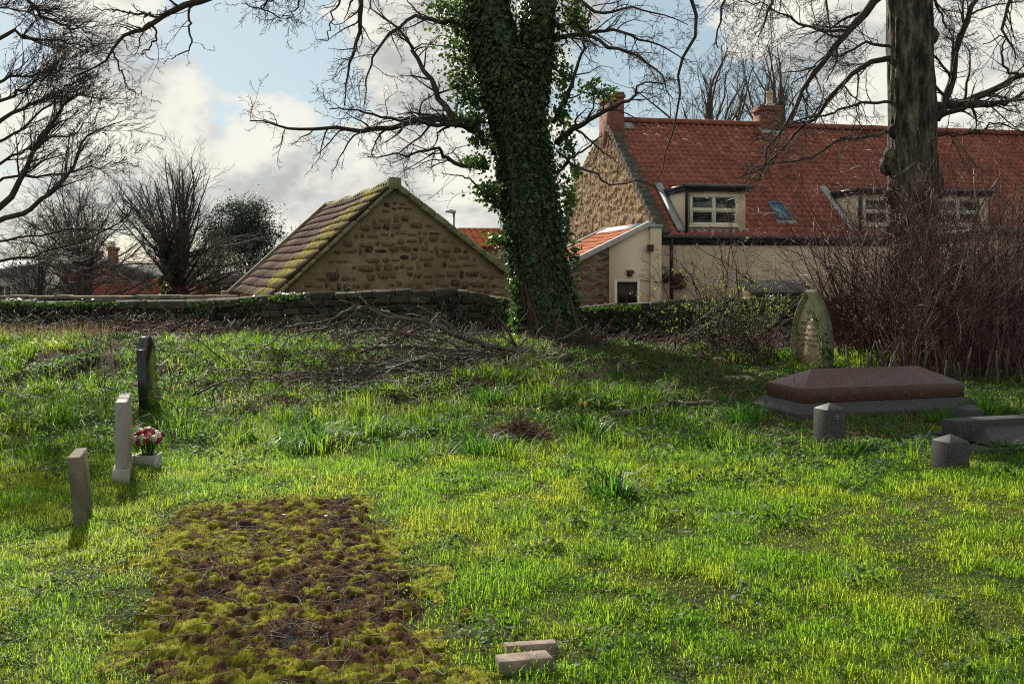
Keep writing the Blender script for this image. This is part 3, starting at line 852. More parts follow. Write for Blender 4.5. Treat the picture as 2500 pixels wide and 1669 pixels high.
QT = dict(wig=.26, up=-.012, n=[18, 8, 5], ang=1.0, lr=.34, rmin=.0034, rr=.45)
QH = dict(wig=.32, up=-.05, n=[22, 8, 5], ang=1.05, lr=.25, rmin=.0034, rr=.42)
T = Tubes()
LB = [  # left limbs (pixels, depth offset)
    ([(1170, 300), (1110, 296), (1060, 288), (985, 300), (900, 318, -.3), (830, 312, -.5), (740, 318, -.8), (680, 308, -1), (610, 294, -1.2)], .085, .012, QT),
    ([(1180, 330), (1110, 288), (1075, 240, .3), (1050, 190, .5), (1012, 130, .8), (1003, 110, .8), (960, 60, 1), (900, 20, 1.2)], .075, .014, QT),
    ([(1165, 310), (1080, 305, -.6), (1020, 296, -.9), (950, 290, -1.3), (880, 268, -1.6), (800, 262, -2)], .05, .01, QT),
    ([(1195, 410), (1130, 404), (1085, 380), (1062, 366, -.3), (1020, 372, -.4), (960, 380, -.8), (900, 384, -.9)], .05, .01, QT),
    ([(1215, 500), (1190, 470), (1150, 440, -.5), (1120, 428, -.7), (1075, 425, -1)], .025, .008, dict(QT, n=[5, 3, 2])),
    ([(1120, 60), (1050, 45, -.5), (1000, 48, -.9), (930, 110, -1), (900, 170, -1), (890, 250, -1)], .05, .01, QT),
    # limbs that leave above the frame and droop back into it
    ([(1180, -240), (1060, -260, .5), (960, -150, .8), (900, -60, .8), (882, 0, .8), (878, 60, .8), (868, 110, .8), (850, 160, .8), (848, 210, .8), (838, 260, .8)], .09, .009, QH),
    ([(890, -60, .8), (840, -10, .8), (818, 20, .8), (806, 62, .8), (800, 98, .8), (770, 92, .8)], .03, .007, dict(QH, n=[9, 4, 3])),
    ([(900, -100, 1), (760, -70, 1), (680, -20, 1), (640, 20, 1), (600, 10, 1)], .04, .008, QH),
    ([(900, -110, -1), (780, -60, -1), (740, -10, -1), (720, 30, -1), (700, 50, -1)], .035, .007, QH),
    # right limbs
    ([(1360, 350), (1400, 315, -.4), (1432, 298, -.5), (1490, 262, -.6), (1540, 240, -.8), (1560, 205, -.9), (1620, 200, -1.1)], .07, .010, QT),
    ([(1360, 370), (1400, 400, -.6), (1450, 425, -.8), (1500, 455, -1), (1560, 440, -1), (1620, 470, -1)], .03, .007, dict(QT, n=[7, 4, 2])),
    ([(1330, 90), (1390, 92), (1450, 78, .3), (1520, 80, .5), (1600, 105, .8), (1680, 150, 1)], .06, .01, QT),
    ([(1330, 60), (1400, 60), (1480, 110, -.5), (1540, 130, -.7), (1610, 180, -.8), (1640, 240, -1)], .05, .009, QT),
    ([(1320, 10), (1380, -20), (1460, 30, .6), (1560, 20, .9), (1680, 60, 1.4)], .055, .01, QT),
    ([(1325, -80), (1420, -160), (1560, -120, 1), (1660, -40, 1.5), (1700, 60, 1.6), (1660, 170, 1.6), (1655, 260, 1.6), (1630, 370, 1.6), (1600, 450, 1.6)], .07, .006, dict(QH, n=[12, 4, 3], lr=.18)),
    ([(1350, 300), (1390, 220, -.4), (1410, 160, -.5), (1430, 90, -.6), (1440, 20, -.7)], .05, .012, dict(QT, n=[9, 4, 3])),
    ([(1360, 420), (1400, 380, -.8), (1450, 350, -1), (1470, 325, -1)], .03, .008, dict(QT, n=[6, 3, 2])),
]
for pts, r0, r1, q in LB:
    limb(T, px_limb(pts, TY), r0, r1, dict(q, L=2.9), n=18, t0=.10)
T.build('branches', M['twig'], it)
# ivy leaves in hanging clumps around the trunk, bare bark showing in patches
CC = []; NN = []; SS = []


def ivy_on(p, rd, n, t0, t1, ext):
    t = U(t0, t1, n) * (len(p) - 1); i = t.astype(int); u = (t - i)[:, None]
    c = p[i] * (1 - u) + p[np.minimum(i + 1, len(p) - 1)] * u; r = rd[i]
    th = U(0, 2 * PI, n)
    dens = fbm(th * 1.5 + 3, c[:, 2] * .9, 71)
    bare = fbm(th * 2.2 + 11, c[:, 2] * .35, 73)
    low = smooth01(2.6, .7, c[:, 2])
    kp = R.random(n) < np.where(bare > .52 + .30 * (1 - low) - .05, .12, 1.0)
    d = np.stack([np.cos(th), np.sin(th), 0 * th], 1)
    off = np.abs(R.normal(0, 1, n)) * ext * (.35 + 1.6 * smooth01(.4, .65, dens)) * (1 - .6 * low)
    C = c + d * (r + .03 + off)[:, None]
    CC.append(C[kp]); NN.append((d + R.normal(0, .35, (n, 3)) + (0, 0, .35))[kp]); SS.append(U(.035, .08, kp.sum()) + (R.random(kp.sum()) < .3) * U(.02, .06, kp.sum()))


ivy_on(tr, trr, 29000, .06, .78, .085)
ivy_on(tr2, trr2, 11000, .05, 1, .075)
for (a, b, ra, rb, n, dy) in [(1120, 60, 46, 55, 750, 0), (1140, 150, 46, 46, 650, 0), (1120, 205, 26, 30, 200, 0), (1150, 235, 36, 36, 420, -.1), (1150, 300, 34, 18, 420, -.3), (1175, 345, 28, 20, 260, -.3), (1165, 400, 30, 16, 300, -.3), (1195, 470, 34, 24, 480, -.3), (1215, 500, 22, 18, 200, -.3), (1222, 585, 34, 18, 260, -.3), (1262, 700, 14, 40, 220, -.2), (1260, 780, 18, 22, 260, -.3), (1258, 745, 12, 16, 80, -.3), (1085, 20, 50, 22, 340, 0),
                              (1378, 200, 20, 60, 300, -.2), (1372, 290, 18, 40, 240, -.2), (1385, 360, 18, 30, 180, -.3), (1400, 420, 14, 22, 110, -.3), (1390, 480, 16, 40, 180, -.2), (1440, 225, 30, 20, 220, -.3), (1480, 235, 22, 14, 130, -.4), (1400, 30, 26, 30, 320, 0), (1410, 60, 26, 26, 200, -.2), (1380, 560, 12, 60, 180, -.3), (1400, 640, 12, 60, 160, -.3), (1262, 150, 14, 18, 90, -.3)]:
    n = int(n)
    p = np.stack([(R.normal(a, ra * .55, n) - CX) / F * TY, TY + dy + R.normal(0, .22, n), EYE + (HZ - R.normal(b, rb * .55, n)) / F * TY], 1)
    CC.append(p); NN.append(R.normal(0, .5, (n, 3)) + (0, -.5, .4)); SS.append(U(.04, .10, n))
ib = MB(); leaves(ib, np.vstack(CC), np.vstack(NN), np.concatenate(SS), .95, twist=.5)
ib.build('ivy', M['ivy'], it)
T = Tubes()
for k in range(12):
    th = U(PI * .9, PI * 2.1); n_ = 26; t_ = np.linspace(0, U(.35, .75), n_) * (len(tr) - 1); pts = []
    for a in t_:
        i_ = int(a); th += R.normal(0, .06); c_ = tr[i_] + (tr[min(i_ + 1, len(tr) - 1)] - tr[i_]) * (a - i_)
        pts.append(tuple(c_ + np.array((math.cos(th), math.sin(th), 0)) * (trr[i_] * 1.07 + .02)))
    r_ = U(.010, .032); T.add(pts, list(np.linspace(r_, r_ * .4, n_)), 6)
T.build('vine_stems', M['bark_ivy'], it)
# ---------------------------------------------------------------- grey-barked tree on the right
RY = 17.2
bx = P(2232, 860, RY)
rt = thing('bare_tree', (bx[0], RY, hg(bx[0], RY)), 'bare tree with a thick burred grey trunk rising from the red stemmed shrub', 'tree')
mb = MB()
tp = px_limb([(2235, 960), (2233, 880), (2232, 700), (2230, 560), (2228, 430), (2226, 300), (2222, 150), (2220, 0), (2215, -200), (2225, -420), (2230, -700)], RY)
trunk_mesh(mb, tp, [.50, .44, .39, .365, .385, .38, .37, .365, .33, .25, .15], k=120, n=200, rough=.12, seed=21, ridge=15)
for (a, b, dy, r) in [(2165, 405, -.05, .13), (2172, 380, -.1, .11), (2285, 445, -.05, .13), (2290, 470, 0, .1), (2274, 88, 0, .12), (2180, 320, -.15, .09), (2178, 560, -.15, .12), (2275, 230, 0, .08), (2170, 480, -.1, .1)]:
    c = P(a, b, RY + dy); k1, k2 = 12, 8
    th, ph = np.meshgrid(np.arange(k1) * 2 * PI / k1, np.linspace(.05, PI - .05, k2))
    rad = r * (.8 + .5 * fbm(th * 2 + a, ph * 3, 5))
    V = c + np.stack([rad * np.sin(ph) * np.cos(th), rad * np.sin(ph) * np.sin(th), rad * 1.25 * np.cos(ph)], -1)
    i = np.arange(k2 - 1)[:, None] * k1; j = np.arange(k1)[None]; j2 = (j + 1) % k1
    mb.add(V.reshape(-1, 3), np.stack([i + j, i + k1 + j, i + k1 + j2, i + j2], -1).reshape(-1, 4))
mb.build('trunk', M['bark_grey'], rt, smooth=True)
T = Tubes()
QR = dict(wig=.17, up=-.02, n=[20, 8, 5], ang=.85, lr=.36, rmin=.003, rr=.42)
for pts, r0, r1, q in [
    ([(2175, 142), (2140, 150), (2085, 180), (2040, 225), (1985, 285, .3), (1940, 325, .4), (1880, 392, .6), (1830, 420, .8)], .055, .010, QR),
    ([(2205, -60), (2140, 0), (2100, 45), (2075, 70), (2045, 110), (2000, 160), (1970, 205), (1945, 250, -.2), (1905, 330, -.4), (1868, 370, -.5), (1852, 440, -.5)], .085, .012, QR),
    ([(2070, 75), (1990, 70, -.3), (1930, 45, -.5), (1880, 20, -.7), (1800, 0, -1)], .03, .008, QR),
    ([(2180, 112), (2110, 108, -.4), (2060, 130, -.6), (2000, 150, -.9), (1930, 210, -1)], .03, .008, QR),
    ([(1972, 205), (1970, 260, -.2), (1966, 330, -.2)], .02, .006, dict(QR, n=[6, 3, 2])),
    ([(2180, 250), (2100, 252, -.4), (2020, 280, -.7), (1930, 300, -1), (1850, 340, -1.2)], .028, .008, QR),
    ([(2180, 320), (2120, 332, -.5), (2040, 350, -.8), (1960, 395, -1), (1880, 400, -1.2), (1790, 440, -1.4)], .03, .008, QR),
    ([(2285, 290), (2310, 240), (2330, 170), (2345, 80), (2370, 30), (2400, -30), (2440, -120)], .085, .03, QR),
    ([(2280, 260), (2330, 255), (2390, 235), (2450, 205), (2510, 180), (2640, 150)], .085, .03, QR),
    ([(2290, 285), (2360, 258, -.4), (2420, 256, -.6), (2470, 245, -.8), (2530, 210, -1), (2620, 190, -1.2)], .05, .014, QR),
    ([(2520, 190), (2465, 175, -.2), (2445, 130, -.2), (2455, 92, -.2), (2400, 110, -.3)], .03, .008, dict(QR, n=[9, 5, 3])),
    ([(2270, -40), (2290, 20), (2310, 60), (2330, 100, .3)], .03, .008, QR),
    ([(2280, 330), (2330, 330, -.3), (2390, 320, -.5), (2440, 300, -.6), (2500, 330, -.8)], .03, .008, QR),
    ([(2230, -250), (2100, -260, -.6), (1960, -160, -1), (1900, -60, -1.2), (1880, 20, -1.2), (1850, 90, -1.3)], .08, .01, dict(QR, up=-.05)),
    ([(2230, -300), (2350, -300, -.6), (2440, -160, -1), (2470, -40, -1.2), (2450, 60, -1.2), (2480, 150, -1.3)], .08, .01, dict(QR, up=-.05)),
    ([(2230, -280), (2000, -340, .6), (1850, -230, 1), (1790, -80, 1), (1760, 40, 1), (1745, 120, 1)], .07, .008, dict(QR, up=-.05)),
    ([(2235, -100), (2150, -140, -1), (2060, -90, -1.4), (2020, 0, -1.5), (2030, 90, -1.5)], .05, .008, dict(QR, up=-.05)),
]:
    limb(T, px_limb(pts, RY), r0, r1, dict(q, L=2.2), n=18, t0=.12)
T.build('branches', M['twig'], rt)

# ---------------------------------------------------------------- tree overhanging from the left
LY = 14.0
lx = (-420 - CX) / F * LY
lt = thing('overhanging_tree', (lx, LY, hg(lx, LY)), 'dark bare tree whose fine branches reach in from the left edge', 'tree')
mb = MB(); trunk_mesh(mb, [(lx, LY, hg(lx, LY) - .2), (lx + .1, LY, 1.5), (lx, LY, 3.5), (lx + .2, LY, 6), (lx, LY, 9)], [.45, .36, .32, .24, .1], seed=31)
mb.build('trunk', M['bark_ivy'], lt, smooth=True)
T = Tubes()
QL = dict(wig=.13, up=.012, n=[30, 9, 6], ang=.62, lr=.34, rmin=.0024, rr=.42, side_up=.25)
for pts, r0, r1 in [
    ([(-400, 760), (-160, 640), (0, 505), (40, 455), (70, 400), (95, 345), (130, 300), (160, 255), (190, 215)], .12, .014),
    ([(-400, 720), (-180, 620), (0, 540), (70, 512), (110, 480), (150, 440), (185, 400), (205, 350, .3), (245, 318, .3), (295, 292, .3)], .10, .009),
    ([(-400, 500), (-160, 260), (0, 86), (70, 92), (135, 96), (190, 105), (235, 115)], .08, .009),
    ([(-400, 400), (-150, 60), (40, -40), (72, 5), (105, 35), (150, 60), (190, 74), (222, 82)], .09, .012),
    ([(-380, 640), (-150, 420), (0, 300, .5), (60, 265, .6), (130, 240, .6), (200, 235, .6), (260, 240, .8)], .09, .009),
    ([(-380, 600), (-140, 330), (0, 195), (60, 190), (120, 170), (180, 160)], .07, .008),
    ([(-380, 560), (-120, 300), (0, 245, -.5), (60, 215, -.6), (110, 190, -.6), (150, 150, -.6)], .07, .008),
    ([(-380, 800), (-160, 680), (0, 640), (60, 628), (130, 608), (200, 585), (270, 555), (320, 520)], .06, .008),
    ([(-380, 780), (-160, 640), (0, 585), (90, 575), (180, 560), (260, 560), (330, 560)], .05, .007),
    ([(-380, 760), (-160, 560), (0, 440, .5), (80, 430, .6), (170, 420, .6), (250, 400, .6), (310, 385, .6)], .06, .008),
    ([(-380, 700), (-160, 500), (0, 400, -.6), (70, 365, -.6), (150, 330, -.6), (230, 300, -.6)], .06, .008),
    ([(-380, 660), (-200, 420), (0, 345), (60, 310), (110, 265), (150, 225), (200, 190)], .06, .008),
    ([(-380, 300), (-120, 60), (0, 20), (60, 30), (120, 10)], .05, .008),
]:
    limb(T, px_limb(pts, LY), r0 * .5, r1 * .7, dict(QL, L=1.9), n=18, t0=.40)
HB = [
    ([(-420, 60, 4.5), (-420, -300, 2.5), (-200, -620, .5), (260, -560, 0), (520, -300, 0), (575, -90, 0), (540, -12, 0), (465, 12), (420, 28), (385, 46), (355, 72), (318, 76), (290, 100), (262, 140), (215, 175), (170, 195)], .058, .006, QH),
    ([(560, -40), (470, 14), (462, 60), (470, 105), (440, 135), (400, 150)], .015, .004, dict(QH, n=[9, 4, 3])),
    ([(370, 60), (380, 90), (365, 115), (345, 128), (380, 150)], .011, .0037, dict(QH, n=[8, 4, 2])),
    ([(375, 38), (330, 32), (280, 27), (225, 18)], .015, .004, dict(QH, n=[8, 4, 3])),
    ([(275, 125), (300, 180), (312, 215), (350, 232)], .0095, .0034, dict(QH, n=[8, 4, 3])),
    ([(560, -100), (620, -60), (660, -20), (640, 15), (690, 40), (720, 30)], .014, .0034, dict(QH, n=[12, 5, 3])),
]
for pts, r0, r1, q in HB:
    limb(T, px_limb(pts, 9.5), r0, r1, dict(q, L=1.4, rmin=.0018), n=26, t0=.5 if r0 > .05 else .1, jit=.012)
T.build('branches', M['twig'], lt)

# ---------------------------------------------------------------- background trees


def bare_tree(name, px, pbase, Y, ptop, spread, label, nl=26, trunk_r=.2, seed=1, q=None, fork=.22, mat='twig_far', cat='tree', lean=0, dome=False):
    random.seed(seed)
    b = P(px, pbase, Y); b[2] = hg(b[0], Y)
    top = P(px, ptop, Y)[2]; H = top - b[2]; W = spread / F * Y
    o = thing(name, b, label, cat)
    mb = MB(); hk = .5 if dome else .8
    trunk_mesh(mb, [b - (0, 0, .1), b + (0, 0, H * .2), b + (lean * .3, 0, H * .56 * hk), b + (lean, 0, H * hk)], [trunk_r * 1.25, trunk_r, trunk_r * .7, trunk_r * .15], k=12, n=14, seed=seed)
    mb.build('trunk', M['bark_ivy'], o, smooth=True)
    T = Tubes()
    q = q or dict(wig=.10, up=.035, n=[9, 6, 4], ang=.5, lr=.45, rmin=.007, rr=.55)
    for k in range(nl):
        t = k / nl; zz = b[2] + H * (fork + .42 * t * rr()); az = k * 2.4 + rr()
        if dome:
            el = (.06 + .90 * ((k * .618) % 1) ** 1.15) * PI / 2; zz = b[2] + H * (.10 + .26 * rr()); out = W * math.cos(el) * (.85 + .2 * rr()); hh = (top - zz) * math.sin(el) * (.72 + .12 * rr()) + .25
            d = nrm((math.cos(az) * out, math.sin(az) * out, hh)); grow(T, (b[0], b[1], zz), d, math.hypot(out, hh), trunk_r * .24, 0, q); continue
        out = W * (1 - .35 * t) * (.55 + .5 * rr()); hh = (top - zz) * (.62 + .38 * t) * (.8 + .2 * rr())
        d = nrm((math.cos(az) * out * .8, math.sin(az) * out * .8, hh))
        grow(T, (b[0] + lean * t * .3, b[1], zz), d, math.hypot(out, hh) * .95, trunk_r * .38, 0, q)
    T.build('crown', M[mat], o)
    return o


bare_tree('bare_tree', 438, 735, 48, 335, 190, 'round headed bare tree beyond the wall, just left of the dark evergreen', 64, .28, 5, dict(wig=.08, up=.012, n=[11, 6, 4], ang=.6, lr=.32, rmin=.004, rr=.42), dome=True)
bare_tree('bare_tree', 208, 735, 44, 370, 190, 'broad bare tree with a thick upright trunk in front of the red brick house', 40, .22, 6, dict(wig=.14, up=.01, n=[10, 7, 4], ang=.6, lr=.40, rmin=.0045, rr=.45), dome=True)
bare_tree('bare_shrub', 95, 735, 38, 560, 150, 'spreading bare bush beyond the wall near the left edge', 22, .08, 7, dict(wig=.18, up=.0, n=[8, 6, 3], ang=.7, lr=.45, rmin=.006, rr=.6), .05, cat='shrub')
bare_tree('bare_tree', 1735, 740, 62, 50, 130, 'tall bare tree behind the cottage roof, left of its chimney pot', 15, .32, 8, dict(wig=.12, up=.02, n=[9, 6, 4], ang=.6, lr=.4, rmin=.006, rr=.45), .3)
bare_tree('bare_tree', 1905, 740, 66, 40, 130, 'tall bare tree behind the cottage ridge, right of the chimney pot', 15, .32, 9, dict(wig=.12, up=.02, n=[9, 6, 4], ang=.6, lr=.4, rmin=.006, rr=.45), .3)
random.seed(3)


def leafy(name, px, py, Y, rx, rz, n, mat, label, cat, size, trunk=True, cl=60, fl=.5):
    c = P(px, py, Y); gz = hg(c[0], Y); b = np.array([c[0], Y, gz])
    o = thing(name, b, label, cat)
    a = rx / F * Y; h = rz / F * Y
    if trunk:
        T = Tubes()
        grow(T, tuple(b), (0, 0, 1), max(.4, (c[2] + h * .6 - gz)), .04 + .05 * a, 0, dict(wig=.06, up=.05, n=[26, 6], ang=1.1, lr=.32, rmin=.006))
        T.build('trunk', M['twig_far'], o)
    cc = R.normal(0, 1, (cl, 3)); cc /= np.linalg.norm(cc, axis=1, keepdims=True); cc *= (R.random((cl, 1)) ** .45)
    cc = cc * (a, a, h) + c; cc[:, 2] = np.maximum(cc[:, 2], gz + .1)
    k = R.integers(0, cl, n); s = R.uniform(.12, .30, cl) * a
    p = cc[k] + R.normal(0, 1, (n, 3)) * s[k][:, None] * (1, 1, .55)
    mb = MB(); leaves(mb, p, R.normal(0, 1, (n, 3)) + (0, 0, .4), R.uniform(.6, 1.3, n) * size, fl, twist=1)
    mb.build('crown', M[mat], o)


leafy('evergreen_tree', 592, 580, 58, 92, 100, 22000, 'conifer', 'dark evergreen tree standing behind the bare round headed tree', 'tree', .17, cl=150, fl=.3)
leafy('scrub_bush', 515, 640, 50, 60, 70, 2600, 'scrub', 'grey green twiggy bush at the foot of the dark evergreen', 'shrub', .12, cl=70)
leafy('climbing_ivy_bush', 412, 655, 47.5, 22, 75, 1800, 'ivy', 'column of dark ivy growing up the round headed bare tree', 'shrub', .16, False, 30, .9)
leafy('garden_bush', 1222, 640, 40, 36, 28, 900, 'scrub', 'pale green garden bush left of the ivy clad trunk', 'shrub', .12, cl=30)

# ---------------------------------------------------------------- roofs


def pantiles(mb, o, u, v, W, Lh, tw=.28, cl=.32, amp=.032, lift=.035, seed=0, stripe=None, per=6):
    """pantiled slope: o lower-left corner, u along the eave, v up the slope"""
    o = np.asarray(o, float); u = np.asarray(u, float); v = np.asarray(v, float); nv = np.cross(u, v)
    if nv[2] < 0: nv = -nv
    rs = np.random.default_rng(seed)
    nt = int(round(W / tw)); nc = int(round(Lh / cl)); tw = W / nt; cl = Lh / nc
    cols = np.arange(nt * per + 1); ph = cols / per
    prof = amp * (np.sin(ph * 2 * PI) + .25 * np.sin(ph * 4 * PI + .8))
    tone_t = rs.random((nc, nt)) ; off = rs.normal(0, .003, (nc, nt)); slip = rs.normal(0, .008, (nc, nt))
    ti = np.minimum(cols // per, nt - 1)
    sag = .02 * np.sin(ph / nt * PI * 3) 
    V = []; tn = []; st = []
    for c in range(nc):
        for (vv, lf) in ((c * cl, .0), (c * cl, lift), ((c + 1) * cl + .004, .0)):
            pos = o + np.outer(ph * tw, u) + np.outer(vv + (slip[c, ti] if lf or vv == c * cl else 0 * slip[c, ti]), v) + np.outer(prof + lf + off[c, ti] + sag, nv)
            V.append(pos); tn.append(tone_t[c, ti])
            if stripe: st.append(np.interp(ph * tw, stripe[0], stripe[1]) * np.interp(vv / Lh, [0, .12, .9, 1], [.8, 1, .9, .9]))
    nr = len(V); m_ = len(cols)
    Q = []
    for r in range(nr - 1):
        if r % 3 == 2: continue
        a = r * m_ + np.arange(m_ - 1)
        Q.append(np.stack([a, a + 1, a + m_ + 1, a + m_], 1))
    mb.add(np.vstack(V), np.vstack(Q), attr=np.concatenate(tn))
    if stripe: mb.stripe = np.concatenate(st)
    return mb


def unit(a):
    a = np.asarray(a, float); return a / np.linalg.norm(a)


UP = np.array((0, 0, 1.0))
# ---------------------------------------------------------------- stone outbuilding
bu = unit((1, .37, 0)); bd = unit((-.37, 1, 0)); apex = P(963, 446, 26.0); aw = np.array([apex[0], apex[1], 0])


def O(s, t, z): return aw + bu * s + bd * t + UP * z


SL, SR, ZL, ZR, ZA, BL, GZ = -3.1, 3.2, 1.00, 1.56, apex[2] - .05, 9.8, -.85
ob = thing('stone_outbuilding', O(0, 0, -.8), 'old rubble stone outbuilding with a mossy pantile roof and a windowless gable', 'building')
mb = MB(); V_ = [O(SL, 0, GZ), O(SR, 0, GZ), O(SR, 0, ZR - .04), O(0, 0, ZA - .05), O(SL, 0, ZL - .04)]
pw_ = MB(); pw_.prism(V_, bd * BL); mb.add(np.vstack(pw_.v), *[np.vstack(q) for q in pw_.f.values() if len(set(map(len, q))) == 1], attr=-1.0)
rz = np.random.default_rng(44); zc_ = .45
while zc_ < ZA - .3:
    ch = rz.uniform(.12, .26); s_ = SL + .12 + rz.uniform(0, .1)
    while s_ < SR - .15:
        w_ = rz.uniform(.12, .28) if rz.random() < .7 else rz.uniform(.26, .46)
        hh_ = ch * rz.uniform(.55, 1.12)
        zc2 = zc_ + rz.uniform(-.03, .06) + .05 * math.sin(s_ * 1.3)
        sc_ = s_ + w_ / 2; lim = (ZL + (ZA - ZL) * (sc_ - SL) / -SL if sc_ < 0 else ZR + (ZA - ZR) * (SR - sc_) / SR) - .17 - w_ * .35
        if zc2 + hh_ < lim and rz.random() < .93:
            m_ = 11; an_ = np.arange(m_) * 2 * PI / m_ + rz.uniform(0, .5)
            ex = rz.uniform(.45, .75); ca_ = np.sign(np.cos(an_)) * np.abs(np.cos(an_)) ** ex; sa_ = np.sign(np.sin(an_)) * np.abs(np.sin(an_)) ** ex
            jit_ = 1 + rz.normal(0, .13, m_); pr_ = rz.uniform(.010, .032)
            o1 = [O(sc_ + (w_ / 2 - .012) * a * j, 0, zc2 + hh_ / 2 + (hh_ / 2 - .012) * b * j) + bd * .01 for a, b, j in zip(ca_, sa_, jit_)]
            o2 = [O(sc_ + (w_ / 2 - .035) * a * j, 0, zc2 + hh_ / 2 + (hh_ / 2 - .03) * b * j) - bd * pr_ for a, b, j in zip(ca_, sa_, jit_)]
            mb.add(o1 + o2, [[k, (k + 1) % m_, m_ + (k + 1) % m_, m_ + k] for k in range(m_)], [list(range(m_, 2 * m_))], attr=rz.random())
        s_ += w_ + rz.uniform(.0, .03)
    zc_ += ch + .012
mb.build('wall', M['barnstone'], ob, uv=True)
vl = unit(O(0, 0, ZA) - O(SL, 0, ZL)); ll = np.linalg.norm(O(0, 0, ZA) - O(SL, 0, ZL))
mb = MB(); o0 = O(SL, BL - .15, ZL) - vl * .22 + np.array((0, 0, .06))
pantiles(mb, o0, -bd, vl, BL - .10, ll + .16, tw=.27, cl=.38, amp=.058, lift=.05, seed=2, stripe=([0, 4.0, 6.2, 7.0, 8.6, 9.1, 9.7], [.0, .14, .30, .66, .78, .56, .25]))
ro = mb.build('roof', M['barn_tile'], ob, smooth=False)
at = ro.data.attributes.new('stripe', 'FLOAT', 'POINT'); at.data.foreach_set('value', mb.stripe.astype(np.float32))
vr = unit(O(0, 0, ZA) - O(SR, 0, ZR)); lr_ = np.linalg.norm(O(0, 0, ZA) - O(SR, 0, ZR))
mb = MB(); pantiles(mb, O(SR, -.04, ZR) - vr * .2 + np.array((0, 0, .05)), bd, vr, BL, lr_ + .14, seed=3, stripe=([0, 9], [.1, .1]))
ro = mb.build('roof', M['barn_tile'], ob)
at = ro.data.attributes.new('stripe', 'FLOAT', 'POINT'); at.data.foreach_set('value', mb.stripe.astype(np.float32))
# stone verges and ridge
mb = MB()
wv = -bd
for (a, b, z0, z1) in ((SL, 0, ZL, ZA), (SR, 0, ZR, ZA)):
    nb_ = 9
    for k in range(nb_):
        p0 = O(a, -.11, z0) * (1 - k / nb_) + O(b, -.11, z1) * (k / nb_); p1 = O(a, -.11, z0) * (1 - (k + .97) / nb_) + O(b, -.11, z1) * ((k + .97) / nb_)
        nv = np.cross(unit(p1 - p0), bd); nv = nv if nv[2] > 0 else -nv
        hgt_v = (.085 if a > 0 else .02) + U(-.01, .012)
        mb.box(p0 - nv * .07, p1 - p0, bd * (.30 if a > 0 else .10), nv * (.07 + hgt_v))
mb.box(O(-.16, -.13, ZA - .12), bu * .32, bd * .32, UP * .30)
mb.build('verge', M['mossstone'], ob, bevel=.02)
mb = MB()
p0 = O(SL, BL - .12, ZL) - vl * .32; nv = unit(np.cross(vl, bd)); nv = nv if nv[2] > 0 else -nv
mb.box(p0, vl * (ll + .35), bd * .34, nv * .22)
mb.box(O(SL - .55, BL - .12, ZL - .25), bu * .6, bd * .34, UP * .22)
mb.build('coping', M['coping'], ob, bevel=.02)
mb = MB(); k = 30
for a in range(k):
    p0 = O(0, .18 + a * (BL - .3) / k, ZA + .05 + .02 * math.sin(a * .7) - .05 * math.sin(a / k * PI)); p1 = O(0, .18 + (a + .97) * (BL - .3) / k, ZA + .05 + .02 * math.sin(a * .7) - .05 * math.sin(a / k * PI))
    th = np.linspace(-.2, PI + .2, 8)
    prof = np.array([p0 + bu * math.cos(q) * .16 + UP * math.sin(q) * .13 for q in th]); mb.prism(prof, p1 - p0)
mb.build('ridge', M['mossstone'], ob)

# ---------------------------------------------------------------- cottage
e = np.array((.978, .208, 0)); d = np.array((-.208, .978, 0)); C0 = np.array(((1615 - CX) / F * 33, 33, 0))


def H(s, t, z): return C0 + e * s + d * t + UP * z


def s_px(px, t):
    r = (px - CX) / F; b = C0 + d * t
    return (r * b[1] - b[0]) / (e[0] - r * e[1])


def z_py(py, s, t): return EYE + (HZ - py) / F * (C0 + e * s + d * t)[1]


HL = 27.0; ZE, ZRG, ZB = 2.82, 7.43, 5.08; TR, TB = 5.9, 11.8; GB = -.9
ct = thing('cottage', H(0, 0, -.8), 'long cream rendered cottage with a red pantile roof and flat topped dormers', 'house')
mb = MB(); mb.prism([H(0, 0, GB), H(0, 0, ZE), H(0, TR, ZRG - .06), H(0, TB, ZB), H(0, TB, GB)], e * HL)
mb.build('wall', M['render'], ct, uv=True)
mb = MB(); tt_ = np.arange(.004, TB + .05, .055); zz_ = np.arange(0, ZRG, .055); TT, ZZ = np.meshgrid(tt_, zz_)
rf = np.where(TT < TR, ZE + (ZRG - ZE) * TT / TR, ZRG + (ZB - ZRG) * (TT - TR) / (TB - TR)) - .02
ZQ = np.minimum(ZZ, rf); dsp = -.05 - .10 * (np.abs(2 * fbm(TT * 3.2, ZQ * 4.6, 301, 3) - .9)) - .06 * (fbm(TT * 7, ZQ * 9, 303, 3) - .4)
V_ = C0 + e * dsp[..., None] + d * TT[..., None] + UP * ZQ[..., None]; nt_ = len(tt_)
i = np.arange(len(zz_) - 1)[:, None] * nt_; j = np.arange(nt_ - 1)[None]
kq = ~((ZZ[:-1, :-1] > rf[:-1, :-1]) & (ZZ[:-1, 1:] > rf[:-1, 1:]))
mb.add(V_.reshape(-1, 3), np.stack([i + j + 1, i + j, i + nt_ + j, i + nt_ + j + 1], -1)[kq])
tag(mb.build('gable_wall', M['gable'], ct, uv=True), 'rough tan stone end gable')
vs = unit(H(0, TR, ZRG) - H(0, 0, ZE)); vlen = np.linalg.norm(H(0, TR, ZRG) - H(0, 0, ZE))
mb = MB(); pantiles(mb, H(.18, 0, ZE) - vs * .16 + UP * .07, e, vs, HL - .2, vlen + .10, tw=.25, cl=.30, amp=.036, lift=.032, seed=5, per=5)
mb.build('roof', M['tile'], ct)
vb = unit(H(0, TR, ZRG) - H(0, TB, ZB)); blen = np.linalg.norm(H(0, TR, ZRG) - H(0, TB, ZB))
